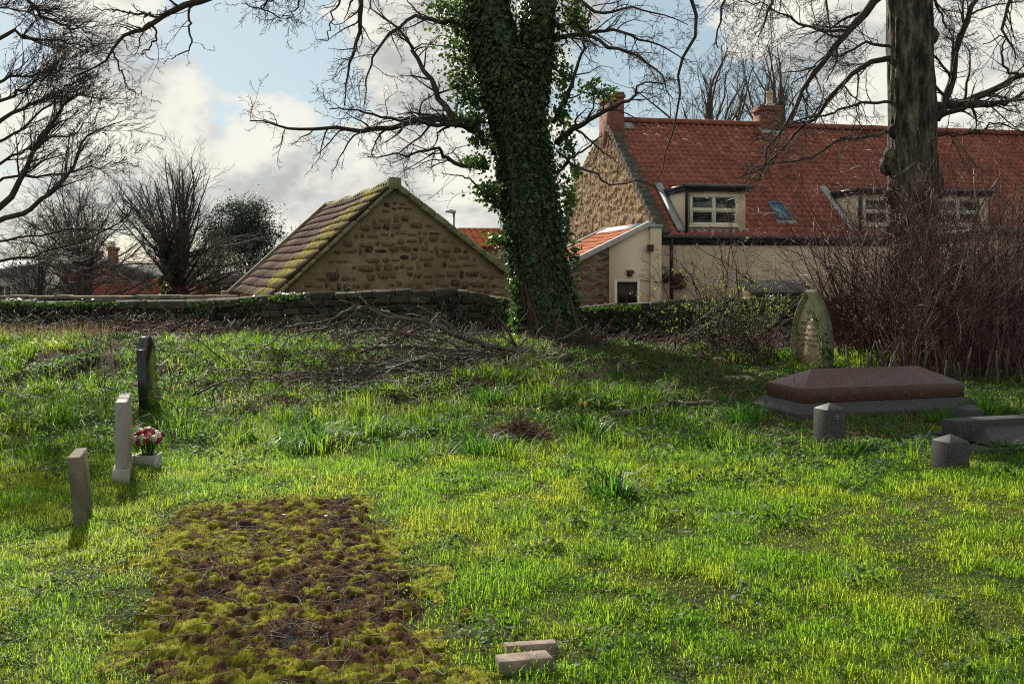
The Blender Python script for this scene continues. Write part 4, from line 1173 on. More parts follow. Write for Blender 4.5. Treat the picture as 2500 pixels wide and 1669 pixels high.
mb = MB(); pantiles(mb, H(HL, TB, ZB) - vb * .2 + UP * .06, -e, vb, HL, blen + .14, tw=.34, cl=.36, seed=6, per=3)
mb.build('roof', M['tile'], ct)
mb = MB()
nv = np.cross(e, vs)
for k in range(22):
    mb.box(H(-.12, 0, ZE) + vs * (k * vlen / 22 - .05) - nv * .1, e * .40, vs * (vlen / 22 - .004), nv * (.245 + U(-.012, .012)))
mb.build('coping', M['darkcoping'], ct, bevel=.012)
mb = MB(); k = 60
for a in range(k):
    p0 = H(.3 + a * (HL - .5) / k, TR, ZRG + .08); p1 = H(.3 + (a + .98) * (HL - .5) / k, TR, ZRG + .08 + U(-.01, .01))
    prof = np.array([p0 + d * math.cos(q) * .19 + UP * math.sin(q) * .17 for q in np.linspace(-.3, PI + .3, 9)]); mb.prism(prof, p1 - p0)
mb.build('ridge', M['tile'], ct).data
ridge_o = [o for o in ct.children if o.name.startswith('ridge')][0]
at = ridge_o.data.attributes.new('tone', 'FLOAT', 'POINT'); at.data.foreach_set('value', R.random(len(ridge_o.data.vertices)).astype(np.float32) * .3)
# chimneys


def chimney(s0, s1, t0, t1, z0, z1, pots):
    mb = MB(); mb.box(H(s0, t0, z0), e * (s1 - s0), d * (t1 - t0), UP * (z1 - z0 - .22))
    mb.box(H(s0 - .05, t0 - .05, z1 - .219), e * (s1 - s0 + .1), d * (t1 - t0 + .1), UP * .11)
    mb.box(H(s0 - .01, t0 - .01, z1 - .108), e * (s1 - s0 + .02), d * (t1 - t0 + .02), UP * .108)
    o = mb.build('chimney', M['brick'], ct, uv=True)
    mb = MB(); mb.box(H(s0 - .12, t0 - .55, z0 + .9), e * (s1 - s0 + .24), unit(H(0, TR, ZRG) - H(0, 0, ZE)) * .62, nv * .03)
    for (ps, pt, ph) in pots:
        T = Tubes(); c = H(ps, pt, z1)
        T.add([tuple(c), tuple(c + UP * ph * .15), tuple(c + UP * ph * .2), tuple(c + UP * ph * .88), tuple(c + UP * ph * .9), tuple(c + UP * ph)], [.17, .17, .13, .115, .14, .14], 14)
        T.build('chimney_pot', M['pot'], o)
    return o


chimney(-.086, .40, 5.1, 6.75, 6.5, 8.5, [])
sc2 = s_px(1873, 5.9)
chimney(sc2 - .42, sc2 + .42, 5.5, 6.3, 6.4, 8.28, [(sc2 + .1, 5.9, .62)])
mb = MB()
for (s0, w) in ((.4, .5), (sc2 - .5, 1.0)):
    mb = MB(); mb.box(H(s0, 0, ZE) + vs * (vlen - .62) + nv * .10, e * w, vs * .45, nv * .035)
    mb.build('flashing', M['lead'], ct)
# gutter, fascia, downpipe
mb = MB(); mb.box(H(0, -.05, ZE - .30), e * HL, d * .047, UP * .27)
mb.build('fascia', M['black'], ct)
T = Tubes(); T.add([tuple(H(-.02, -.13, ZE - .05)), tuple(H(HL, -.13, ZE - .05))], [.075, .075], 10)
T.build('gutter', M['black'], ct)
sd = s_px(1640, -.1)
T = Tubes(); T.add([tuple(H(sd, -.12, ZE - .08)), tuple(H(sd, -.10, ZE - .35)), tuple(H(sd, -.075, ZE - .5)), tuple(H(sd, -.075, GB))], [.055] * 4, 10)
T.build('downpipe', M['black'], ct)


def dormer(pl, pr, nwin):
    t0 = .14; s0 = s_px(pl, t0); s1 = s_px(pr, t0); zt = 4.42; tb = 2.35
    mb = MB(); mb.box(H(s0, t0, ZE + .05), e * (s1 - s0), d * (tb - t0), UP * (zt - ZE - .05))
    do = mb.build('dormer', M['render'], ct, uv=True)
    mb = MB(); mb.box(H(s0 - .10, t0 - .16, zt + .004), e * (s1 - s0 + .22), d * (tb - t0 + .3), UP * .10)
    mb.box(H(s0 - .08, t0 - .13, zt - .10), e * (s1 - s0 + .18), d * .05, UP * .103)
    mb.box(H(s0 - .07, t0 - .08, zt - .11), e * .05, d * (tb - t0), UP * .112)
    T = Tubes(); T.add([tuple(H(s0 - .12, t0 - .22, zt + .06)), tuple(H(s1 + .14, t0 - .22, zt + .06))], [.07, .07], 10); T.into(mb)
    T = Tubes(); T.add([tuple(H(s0 + .04, t0 - .06, zt - .1)), tuple(H(s0 + .04, t0 - .06, ZE))], [.055, .055], 8); T.into(mb)
    mb.build('dormer_roof', M['black'], do)
    mb = MB(); mb.box(H(s0 - .03, t0 - .05, ZE + .07), e * (s1 - s0 + .12), d * .045, UP * .2)
    mb.prism([H(s0 - .02, t0 + .0, ZE + .15) + nv * .12, H(s0 - .02, tb, ZE + .15 + (tb - t0) * .782) + nv * .12, H(s0 - .02, tb, ZE + .04 + (tb - t0) * .782) + nv * .12, H(s0 - .02, t0, ZE + .04) + nv * .12], e * -.26)
    mb.build('flashing', M['lead'], do)
    zb = z_py(550, s0, t0); ztp = zt - .2
    w = (s1 - s0 - .22 - .24) / nwin
    for k in range(nwin):
        a = s0 + .16 + k * w + (.0); b = a + w - (.06 if k < nwin - 1 else 0)
        mb = MB(); ft = .075; dt = .06; tt = t0 - .045
        for (x0, x1, y0, y1) in ((a, b, zb - .001, zb + ft), (a, b, ztp - ft, ztp), (a, a + ft, zb + ft, ztp - ft), (b - ft, b, zb + ft, ztp - ft), ((a + b) / 2 - ft * .55, (a + b) / 2 + ft * .55, zb + ft, ztp - ft)):
            mb.box(H(x0, tt, y0), e * (x1 - x0), d * .042, UP * (y1 - y0))
        zm = (zb + ztp) / 2
        for (x0, x1) in ((a + ft, (a + b) / 2 - ft * .55), ((a + b) / 2 + ft * .55, b - ft)):
            mb.box(H(x0, tt - .004, zm - .04), e * (x1 - x0), d * .046, UP * .08)
            for (q0, q1) in ((zb + ft, zm - .04), (zm + .04, ztp - ft)):   # opening casement rims
                for (u0, u1, v0, v1) in ((x0, x1, q0, q0 + .03), (x0, x1, q1 - .03, q1), (x0, x0 + .03, q0 + .03, q1 - .03), (x1 - .03, x1, q0 + .03, q1 - .03)):
                    mb.box(H(u0, tt + .01, v0), e * (u1 - u0), d * .03, UP * (v1 - v0))
        mb.box(H(a - .06, tt - .08, zb - .06), e * (b - a + .12), d * .12, UP * .055)
        mb.build('window_frame', M['cream'], do)
        mb = MB(); mb.box(H(a + .02, t0 - .02, zb + .02), e * (b - a - .04), d * .017, UP * (ztp - zb - .04)); mb.build('window_pane', M['glass'], do)


dormer(1672, 1820, 1); dormer(2095, 2245, 1); dormer(2270, 2412, 1)


def on_roof(px, py):
    n_ = nv; p0 = H(0, 0, ZE) + UP * .07; dr = P(px, py, 1.0) - np.array((0, 0, EYE)); o_ = np.array((0, 0, EYE))
    t = np.dot(p0 - o_, n_) / np.dot(dr, n_); return o_ + dr * t


k0 = on_roof(1898, 540); k1 = on_roof(1936, 541); k2 = on_roof(1872, 498)
hl = np.dot(k2 - k0, vs); wl = np.dot(k1 - k0, e)
mb = MB()
for (a0, a1, b0, b1) in ((0, wl, 0, .08), (0, wl, hl - .1, hl), (0, .07, .08, hl - .1), (wl - .07, wl, .08, hl - .1)):
    mb.box(k0 + e * a0 + vs * b0, e * (a1 - a0), vs * (b1 - b0), nv * .13)
sk = mb.build('skylight', M['slate'], ct)
mb = MB(); mb.box(k0 + e * .07 + vs * .08, e * (wl - .14), vs * (hl - .18), nv * .09); mb.build('skylight_pane', M['skyglass'], sk)
mb = MB(); mb.box(k0 - e * .06 - vs * .2, e * (wl + .12), vs * .2, nv * .07); mb.build('skylight_flashing', M['lead'], sk)

# ---------------------------------------------------------------- lean-to against the cottage gable
lo = thing('lean_to', H(-2, -.3, -.8), 'lean-to with an orange pantile roof and brown door against the cottage gable', 'building')
LT0, LT1, LS0 = -.35, 4.5, -5.25; LZ0, LZ1 = .88, 3.14; LSR = -.55
lsl = lambda s: LZ0 + (LZ1 - LZ0) * (s - LS0) / (LSR - LS0)
sm = s_px(1487, LT0)
mb = MB(); mb.prism([H(LS0 + .15, LT0, GB), H(sm - .003, LT0, GB), H(sm - .003, LT0, lsl(sm) - .06), H(LS0 + .15, LT0, lsl(LS0 + .15) - .06)], d * (LT1 - LT0))
tag(mb.build('wall', M['mixedwall'], lo, uv=True), 'bare old brick and stone wall')
mb = MB(); mb.prism([H(sm, LT0 - .03, GB), H(LSR, LT0 - .03, GB), H(LSR, LT0 - .03, lsl(LSR) - .06), H(sm, LT0 - .03, lsl(sm) - .06)], d * (LT1 - LT0))
mb.build('wall', M['render'], lo, uv=True)
mb = MB(); mb.box(H(LSR + .002, LT0 - .1, GB), e * (s_px(1613, LT0) - LSR), d * .6, UP * (z_py(556, 0, LT0) - GB)); mb.build('pier', M['render'], lo, uv=True, bevel=.02)
mb = MB(); mb.box(H(LSR - .03, LT0 - .14, z_py(556, 0, LT0) + .003), e * (s_px(1613, LT0) - LSR + .06), d * .66, UP * .09); mb.build('lead_cap', M['lead'], lo)
lv = unit(H(LSR, 0, LZ1) - H(LS0, 0, LZ0)); lln = np.linalg.norm(H(LSR, 0, LZ1) - H(LS0, 0, LZ0))
mb = MB(); pantiles(mb, H(LS0, LT1, LZ0) - lv * .1 + UP * .03, -d, lv, LT1 - LT0 - .16, lln - .05, tw=.26, cl=.34, amp=.03, lift=.035, seed=8)
mb.build('roof', M['tile_orange'], lo)
mb = MB(); lnv = np.cross(-d, lv); lnv = lnv if lnv[2] > 0 else -lnv
mb.box(H(LS0 - .1, LT0 - .1, LZ0 - .04) - lnv * .05, lv * (lln + .15), d * .24, lnv * .17); mb.build('verge', M['concrete'], lo, bevel=.01); mb = MB(); mb.box(H(LS0 - .1, LT1 - .05, LZ0 - .04) - lnv * .05, lv * (lln + .15), d * .2, lnv * .17)
mb.build('verge', M['concrete'], lo, bevel=.01)
mb = MB(); mb.box(H(LSR - .35, LT0 + .05, LZ1 - .12), e * .45 + UP * .2, d * (LT1 - LT0), lnv * .05 ); mb.build('flashing', M['lead'], lo)
da, db_ = s_px(1505, LT0), s_px(1554, LT0); zd = z_py(689, da, LT0)
mb = MB(); mb.box(H(da, LT0 - .055, GB), e * (db_ - da), d * .024, UP * (zd - GB))
for (a, b) in ((.08, .46), (.54, .92)):
    for (z0, z1) in ((zd - .75, zd - .1), (zd - 1.5, zd - .85)):
        w = db_ - da; mb.box(H(da + a * w, LT0 - .066, z0), e * (b - a) * w, d * .012, UP * (z1 - z0))
dr = mb.build('door', M['doorpaint'], lo)
mb = MB(); w = .09
mb.box(H(da - w, LT0 - .075, GB), e * w, d * .044, UP * (zd - GB + w)); mb.box(H(db_, LT0 - .075, GB), e * w, d * .044, UP * (zd - GB + w)); mb.box(H(da + .001, LT0 - .075, zd), e * (db_ - da - .002), d * .044, UP * w)
mb.build('door_frame', M['cream'], dr)
T = Tubes(); c = H(da + .1, LT0 - .09, zd - 1.0); T.add([tuple(c), tuple(c - d * .05), tuple(c - d * .05 + e * .12)], [.012] * 3, 6); T.build('handle', M['steel'], dr)
# small fittings on the walls
mb = MB(); q = s_px(1536, LT0); z = z_py(668, q, LT0)
mb.box(H(q - .09, LT0 - .06, z - .09), e * .18, d * .03, UP * .18); mb.prism([H(q - .13, LT0 - .2, z + .02), H(q + .13, LT0 - .2, z + .02), H(q + .13, LT0 - .06, z + .10), H(q - .13, LT0 - .06, z + .10)], UP * .02)
T = Tubes(); T.add([tuple(H(q, LT0 - .13, z - .08)), tuple(H(q, LT0 - .13, z + .02))], [.05, .09], 10); T.into(mb)
mb.build('wall_light', M['iron'], lo)
mb = MB(); q = s_px(1586, LT0 - .1); z = z_py(606, q, LT0); mb.box(H(q - .09, LT0 - .19, z - .1), e * .2, d * .09, UP * .18); mb.box(H(q - .11, LT0 - .21, z + .083), e * .24, d * .11, UP * .03)
mb.build('junction_box', M['iron'], lo, bevel=.01)
T = Tubes(); zc = z_py(684, -1, LT0)
T.add([tuple(H(s_px(1553, LT0) + .1, LT0 - .07, zc + .01)), tuple(H(-.56, LT0 - .07, zc - .03)), tuple(H(-.3, LT0 - .125, zc - .06)), tuple(H(.04, LT0 - .125, zc - .07))], [.012] * 4, 6)
T.build('cable', M['black'], lo)
q = s_px(1626, -.2); z = z_py(678, q, 0)
mb = MB(); T = Tubes(); T.add([tuple(H(q, -.17, z - .18)), tuple(H(q, -.17, z - .14)), tuple(H(q, -.17, z + .05)), tuple(H(q, -.17, z + .09)), tuple(H(q, -.17, z + .16))], [.05, .09, .13, .14, .03], 8); T.into(mb)
T = Tubes(); th = np.linspace(0, PI, 9)
T.add([tuple(H(q + .12 * math.cos(a) - .0, -.1, z + .15 + .22 * math.sin(a))) for a in th], [.012] * 9, 6); T.add([tuple(H(q, -.17, z + .16)), tuple(H(q, -.12, z + .34)), tuple(H(q, -.0, z + .34))], [.012] * 3, 6); T.into(mb)
mb.build('wall_lantern', M['black'], ct)
q = s_px(1661, -.2); z = z_py(687, q, 0); c = H(q, -.1, z)
hb = thing('wall_wreath', c, 'round wicker wreath hanging on the cream wall right of the downpipe', 'wreath')
T = Tubes()
for k in range(46):
    r0 = .21 + R.normal(0, .03); a0 = U(0, 2 * PI); ph = U(0, 6); span = U(1.5, 3.5)
    T.add([tuple(c + e * math.cos(a0 + a) * (r0 + .03 * math.sin(a * 3 + ph)) + UP * math.sin(a0 + a) * (r0 + .03 * math.sin(a * 3 + ph)) - d * (.02 + .03 * math.cos(a * 5 + ph))) for a in np.linspace(0, span, 9)], [.011] * 9, 4)
T.build('ring', M['iron'], hb)
T = Tubes(); T.add([tuple(c + UP * .2 - d * .0), tuple(c + UP * .3 + d * .09)], [.01, .01], 5); T.build('hook', M['iron'], hb)
mb = MB(); p = c + R.normal(0, .1, (90, 3)) * (1, .3, .9) - (0, .06, .03); leaves(mb, p, R.normal(0, 1, p.shape), U(.05, .09, 90), .8, twist=1); mb.build('foliage', M['dryleaf'], hb)

# ---------------------------------------------------------------- other buildings


def ew_house(name, label, x0p, x1p, Y, depth, ztop_py, eave_py, wallm, roofm, yaw=0.0, chims=(), tiles=False, extra=None, ridge=None, gableface=False):
    """a house: roof ridge across the view (or towards it when gableface)"""
    a = np.array((math.cos(yaw), math.sin(yaw), 0)); b = np.array((-math.sin(yaw), math.cos(yaw), 0))
    o_ = np.array(((x0p - CX) / F * Y, Y, 0)); W = (x1p - x0p) / F * Y
    ze = EYE + (HZ - eave_py) / F * Y; zr = EYE + (HZ - ztop_py) / F * (Y + (0 if gableface else depth / 2)); g = -.9
    t = thing(name, o_ + a * W / 2 + UP * -.8, label, 'house')
    Pt = lambda s, q, z: o_ + a * s + b * q + UP * z
    mb = MB(); rm = MB()
    if gableface:
        mb.prism([Pt(0, 0, g), Pt(W, 0, g), Pt(W, 0, ze), Pt(W / 2, 0, zr), Pt(0, 0, ze)], b * depth)
        for (s0, s1) in ((0, W / 2), (W, W / 2)):
            v_ = Pt(s1, 0, zr) - Pt(s0, 0, ze); n_ = unit(np.cross(v_, b)); n_ = n_ if n_[2] > 0 else -n_
            rm.box(Pt(s0, -.15, ze) - unit(v_) * .2 + n_ * .004, v_ + unit(v_) * .2, b * (depth + .3), n_ * .12)
    else:
        mb.prism([Pt(0, 0, g), Pt(0, 0, ze), Pt(0, depth / 2, zr), Pt(0, depth, ze), Pt(0, depth, g)], a * W)
        for (q0, q1) in ((0, depth / 2), (depth, depth / 2)):
            v_ = Pt(0, q1, zr) - Pt(0, q0, ze); n_ = unit(np.cross(v_, a)); n_ = n_ if n_[2] > 0 else -n_
            if tiles and q0 == 0: pantiles(rm, Pt(-.1, q0, ze) - unit(v_) * .2 + n_ * .03, a, unit(v_), W + .2, np.linalg.norm(v_) + .22, tw=.3, cl=.36, amp=.035, lift=.045, seed=12)
            else: rm.box(Pt(-.15, q0, ze) - unit(v_) * .2 + n_ * .004, v_ + unit(v_) * .2, a * (W + .3), n_ * .12)
    wo = mb.build('wall', M[wallm], t, uv=True); 
    rm.attr = [] if not tiles else rm.attr
    ro_ = rm.build('roof', M[roofm], t)
    if tiles:
        at_ = ro_.data.attributes.get('tone') or ro_.data.attributes.new('tone', 'FLOAT', 'POINT')
        at_.data.foreach_set('value', R.random(len(ro_.data.vertices)).astype(np.float32))
    for (cp, ct_, cw, cd) in chims:
        s = (cp - x0p) / F * (Y + depth / 2); zt = EYE + (HZ - ct_) / F * (Y + depth / 2); q = (.3 if gableface else depth / 2 - cd / 2)
        cm = MB(); cm.box(Pt(s, q, zr - .5), a * cw, b * cd, UP * (zt - zr + .3)); cm.box(Pt(s - .06, q - .06, zt - .199), a * (cw + .12), b * (cd + .12), UP * .2)
        co = cm.build('chimney', M[wallm], t, uv=True)
        T = Tubes(); p_ = Pt(s + cw / 2, q + cd / 2, zt); T.add([tuple(p_), tuple(p_ + UP * .35)], [.13, .11], 10); T.build('chimney_pot', M['pot'], co)
    if extra: extra(t, Pt, W, ze, zr)
    return t


def wins(spec, fm='cream', gm='glass'):
    def f(t, Pt, W, ze, zr):
        for (s, z, w, h) in spec:
            mb = MB()
            for (x0, x1, y0, y1) in ((s, s + w, z, z + .09), (s, s + w, z + h - .09, z + h), (s, s + .09, z + .09, z + h - .09), (s + w - .09, s + w, z + .09, z + h - .09), (s + w / 2 - .03, s + w / 2 + .03, z + .09, z + h - .09)):
                p0 = Pt(x0, -.07, y0); mb.box(p0, Pt(x1, -.07, y0) - p0, Pt(x0, -.004, y0) - p0, UP * (y1 - y0))
            wo = mb.build('window', M[fm], t)
            mb = MB(); p0 = Pt(s + .05, -.03, z + .05); mb.box(p0, Pt(s + w - .05, -.03, z + .05) - p0, Pt(s + .05, -.003, z + .05) - p0, UP * (h - .1)); mb.build('pane', M[gm], wo)
    return f


ew_house('brick_house', 'red brick house with a grey roof and two chimneys behind the broad bare tree', 30, 215, 66, 8, 626, 664, 'brick_far', 'darkroof', .05, chims=((162, 612, .6, .6), (60, 616, .6, .6)), extra=wins([(.8, -.2, 1.0, 1.2), (3.2, -.2, 1.0, 1.2)]))
ew_house('brick_house', 'red brick gable end with one tall chimney right of the thick trunk', 205, 304, 60, 7, 640, 676, 'brick_far', 'darkroof', 0, chims=((255, 606, .42, .6),), gableface=True)
ew_house('distant_house', 'far house with a low dark slate roof behind the pantiled outhouse', 290, 372, 85, 8, 664, 692, 'brick_far', 'darkroof', 0, extra=wins([(.5, -.1, .9, .9)]))
ew_house('distant_house', 'far house with a steep brown roof partly hidden by the round headed tree', 352, 470, 75, 8, 637, 690, 'brick_far', 'darkroof', .03, chims=((440, 628, .5, .6),))
ew_house('outhouse', 'low outhouse with a red pantile roof left of the round headed tree', 306, 418, 52, 2.6, 694, 722, 'brick_far', 'tile', 0, tiles=True)
ew_house('brick_building', 'low red brick building with a dark window beyond the bush, left of the outbuilding', 470, 640, 55, 6, 672, 690, 'brick_far', 'darkroof', 0, extra=wins([(1.6, -.2, .8, 1.1)]))
ew_house('distant_house', 'grey slate roofed house cut by the left edge of the photo', -120, 28, 58, 8, 640, 672, 'concrete', 'slate', .05, extra=wins([(1.0, -.3, 1.0, 1.2), (2.7, -.3, .8, 1.2)]))


def dish(t, Pt, W, ze, zr):
    c = Pt(2.2, -.25, ze + .0); th = np.linspace(0, 2 * PI, 17)[:-1]
    mb = MB(); rim = [c + np.array((math.cos(a) * .30, -.10, math.sin(a) * .34)) for a in th]; rim2 = [c + np.array((math.cos(a) * .30, -.07, math.sin(a) * .34)) for a in th]
    mb.add(np.vstack([rim, [c], rim2, [c + (0, .03, 0)]]), [[k, (k + 1) % 16, 16] for k in range(16)], [[17 + (k + 1) % 16, 17 + k, 33] for k in range(16)], [[(k + 1) % 16, k, 17 + k, 17 + (k + 1) % 16] for k in range(16)])
    T = Tubes(); T.add([tuple(c + (0, .02, 0)), tuple(c + (0, .28, -.1))], [.02, .02], 6); T.add([tuple(c + (0, 0, -.3)), tuple(c + (0, -.35, -.1))], [.012, .012], 6); T.into(mb)
    mb.build('satellite_dish', M['white'], t)


ew_house('distant_house', 'orange roofed house with a white satellite dish seen left of the ivy clad trunk', 1150, 1330, 46, 7, 562, 602, 'brick_mix', 'tile_orange', .18, tiles=True, extra=dish)
# slate roofed stone shed cut by the right edge
sh = thing('stone_shed', P(2560, 740, 25), 'stone shed with a blue grey slate roof at the right edge of the photo', 'shed')
x0 = P(2462, 600, 24)[0]; mb = MB(); mb.prism([(x0, 24, -.9), (x0, 24, 2.55), (x0 + 5, 24, 1.2), (x0 + 5, 24, -.9)], (0, 5, 0)); mb.build('wall', M['rubble'], sh, uv=True)
mb = MB(); mb.prism([(x0 - .15, 23.85, 2.62), (x0 - .15, 23.85, 2.72), (x0 + 5.2, 23.85, 1.28), (x0 + 5.2, 23.85, 1.18)], (0, 5.3, 0)); mb.build('roof', M['slate'], sh)
# low felt roofed store behind the boundary wall
xa, xb = P(1845, 700, 25)[0], P(1985, 700, 25)[0]
fs = thing('garden_store', ((xa + xb) / 2, 25.5, -.8), 'low garden store with a sloping dark roof behind the boundary wall and pointed headstone', 'shed')
mb = MB(); mb.prism([(xa, 25, -.85), (xa, 26.4, -.85), (xa, 26.4, 1.28), (xa, 25, 1.02)], (xb - xa, 0, 0)); mb.build('wall', M['brick_mix'], fs, uv=True)
mb = MB(); mb.prism([(xa - .12, 24.85, 1.03), (xa - .12, 26.5, 1.33), (xa - .12, 26.5, 1.40), (xa - .12, 24.85, 1.10)], (xb - xa + .24, 0, 0)); mb.build('roof', M['felt'], fs, bevel=.01)
# second wall beyond the lane
w2 = thing('lane_wall', (-12, 32, -.8), 'second low stone wall across the lane behind the churchyard wall', 'wall')
mb = MB(); x = -26.0
while x < -6.5:
    l = U(.5, 1.1); mb.box((x, 32 + U(-.02, .02), -.9), (l - .01, 0, 0), (0, .4, 0), (0, 0, 1.62 + U(-.02, .02))); x += l
mb.build('stonework', M['boundary'], w2, uv=True)
mb = MB(); x = -26.0
while x < -6.5:
    l = U(.4, .9); mb.box((x, 31.95, .745), (l - .015, 0, 0), (0, .5, 0), (0, 0, .11 + U(-.015, .015))); x += l
mb.build('coping', M['coping'], w2, bevel=.02)
# street lamp
c = P(1108, 520, 40)
sl = thing('street_lamp', (c[0], 40, -.8), 'slim grey street lamp rising behind the outbuilding roof', 'street lamp')
T = Tubes(); T.add([(c[0], 40, -.8), (c[0], 40, .6), (c[0], 40, .65), (c[0], 40, c[2] + .04)], [.09, .09, .06, .05], 10); T.build('pole', M['steel'], sl)
mb = MB(); lz = c[2]
prof = [(c[0] + .08, 39.86, lz), (c[0] + .08, 39.86, lz + .10), (c[0] - .12, 39.86, lz + .14), (c[0] - .34, 39.86, lz + .08), (c[0] - .36, 39.86, lz + .03), (c[0] - .05, 39.86, lz - .01)]
mb.prism(prof, (0, .28, 0)); mb.build('lamp_head', M['steel'], sl, bevel=.02)
# lantern on the wall top
c = P(1250, 720, WALL_Y + .15); gz = wz(c[0])
ln = thing('lantern', (c[0], c[1], gz), 'small black garden lantern standing on the boundary wall left of the ivy trunk', 'lantern')
mb = MB(); b_ = np.array((c[0], c[1], gz))
mb.box(b_ + (-.06, -.06, 0), (.12, 0, 0), (0, .12, 0), (0, 0, .03))
for (a, b2) in ((-1, -1), (1, -1), (1, 1), (-1, 1)): mb.box(b_ + (a * .05 - .008, b2 * .05 - .008, .03), (.016, 0, 0), (0, .016, 0), (0, 0, .15))
T = Tubes(); T.add([tuple(b_ + (0, 0, .18)), tuple(b_ + (0, 0, .19)), tuple(b_ + (0, 0, .25)), tuple(b_ + (0, 0, .28))], [.095, .095, .04, .02], 8); T.into(mb)
mb.build('frame', M['black'], ln); mb = MB(); mb.box(b_ + (-.042, -.042, .031), (.084, 0, 0), (0, .084, 0), (0, 0, .147)); mb.build('pane', M['white'], ln)

# ---------------------------------------------------------------- headstones on the left


def slab(name, label, fr, dirv, width, thick, height, mat, lean=(0, 0), top=None, tilt=0, plinth=None):
    """a headstone seen edge-on: fr = near right foot, dirv = along its face, thick towards the left"""
    fr = np.array(fr, float); dv = unit((dirv[0], dirv[1], 0)); th = np.array((-dv[1], dv[0], 0)); th = th if th[0] < 0 else -th
    t = thing(name, fr + dv * width / 2 + th * thick / 2, label, 'headstone')
    ln_ = np.array((lean[0], lean[1], 0))
    prof2 = top or [(0, 0), (0, 1), (1, 1), (1, 0)]
    mb = MB(); prof = [fr + dv * (a * width) + UP * (b * height - (.12 if b == 0 else 0)) + ln_ * b for a, b in prof2]
    mb.prism(prof, th * thick); mb.build('stone', mat, t, bevel=.008)
    if plinth:
        mb = MB(); mb.box(fr - dv * .02 + th * -.012 - UP * .1, dv * (width + .04), th * (thick + .035), UP * (plinth + .1)); mb.build('plinth', mat, t, bevel=.006)
    return t


def ft(px, py): p = G(px, py); return p


f1 = ft(216, 1288); slab('headstone', 'small plain weathered stone grave marker nearest the left edge, leaning slightly left', f1, (-.13, .45), .36, .075, .445, M['oldstone'], (-.055, .0))
f2 = ft(312, 1180); slab('headstone', 'stained pale marble headstone standing beside the flower pot', f2, (-.26, .8), .62, .088, .62, M['marble'], (-.005, 0), plinth=.11)
f3 = ft(364, 1017)
og = [(0, 0), (0, .84)] + [(a, .84 + .16 * (.5 - .5 * math.cos(min(1, (a if a < .5 else 1 - a) / .42) * PI))) for a in np.linspace(.06, .94, 16)] + [(1, .84), (1, 0)]
slab('headstone', 'tall polished black granite headstone with a curved top, leaning left', f3, (-.10, .6), .62, .095, .86, M['black_granite'], (-.065, .03), top=og)
# planter and bouquet beside the marble stone
c = G(361, 1142); pw = .20
pl = thing('planter', c, 'square pale concrete planter on the grass beside the marble headstone', 'planter')
mb = MB(); s0, s1, hh = .08, .092, .115
V = [c + (-s0, -s0, -.03), c + (s0, -s0, -.03), c + (s0, s0, -.03), c + (-s0, s0, -.03), c + (-s1, -s1, hh), c + (s1, -s1, hh), c + (s1, s1, hh), c + (-s1, s1, hh)]
w = .016
V += [c + (-s1 + w, -s1 + w, hh), c + (s1 - w, -s1 + w, hh), c + (s1 - w, s1 - w, hh), c + (-s1 + w, s1 - w, hh), c + (-s1 + w, -s1 + w, hh - .04), c + (s1 - w, -s1 + w, hh - .04), c + (s1 - w, s1 - w, hh - .04), c + (-s1 + w, s1 - w, hh - .04)]
mb.add(V, [[0, 1, 5, 4], [1, 2, 6, 5], [2, 3, 7, 6], [3, 0, 4, 7], [4, 5, 9, 8], [5, 6, 10, 9], [6, 7, 11, 10], [7, 4, 8, 11], [8, 9, 13, 12], [9, 10, 14, 13], [10, 11, 15, 14], [11, 8, 12, 15], [12, 13, 14, 15]])
mb.build('pot', M['concrete'], pl, bevel=.004)
bc = c + UP * .235
bq = thing('bouquet', c + UP * (hh - .03), 'bunch of crimson, pink and white flowers standing in the concrete planter', 'flowers')
heads = []
for k in range(30):
    th = k * 2.39996; el = math.acos(1 - 1.15 * (k + .5) / 30); heads.append(bc + .118 * np.array((math.sin(el) * math.cos(th), math.sin(el) * math.sin(th), .8 * math.cos(el))) * U(.85, 1.1))
kinds = ['petal_red', 'petal_white', 'petal_red', 'petal_pink', 'petal_white', 'petal_red', 'petal_white']
for k, hc in enumerate(heads):
    mb = MB(); out = unit(hc - bc + UP * .03); a = unit(np.cross(out, (0.3, .2, 1))); b = np.cross(out, a); m_ = 16
    Cc = []; Nn = []
    for q in range(m_):
        ring = q % 3; an = q * 2.4; rad = (.008, .018, .026)[ring]; Cc.append(hc + (a * math.cos(an) + b * math.sin(an)) * rad + out * (.012, .006, -.002)[ring]); Nn.append(out * .7 + (a * math.cos(an) + b * math.sin(an)) * (.2, .7, 1.1)[ring])
    leaves(mb, Cc, Nn, .027, .9, tuple(-out), .4, .2)
    mb.build('flower', M[kinds[k % 7]], bq)
T = Tubes()
for hc in heads: T.add([tuple(c + UP * (hh - .04) + (hc - bc) * .25), tuple((c + UP * hh + hc) / 2), tuple(hc)], [.003] * 3, 4)
T.build('stems', M['daff'], bq)
mb = MB(); p = bc - (0, 0, .05) + R.normal(0, .055, (70, 3)) * (1, 1, .5); leaves(mb, p, R.normal(0, 1, p.shape), .04, .5, twist=1); mb.build('foliage', M['ground_ivy'], bq)

# ---------------------------------------------------------------- pointed-arch headstone
gy = 15.6; gp = P(1968, 900, gy); gz = hg(gp[0], gy)
gt = np.array((.32, -.947, 0)); gn = np.array((-.947, -.32, 0))
gh = thing('headstone', (gp[0], gy, gz), 'pointed arch sandstone headstone with carved inscription and mossy green moulding', 'headstone')
gc_ = np.array((gp[0], gy, gz - .1)); gw = .43; ghs = .44; gc0 = .72


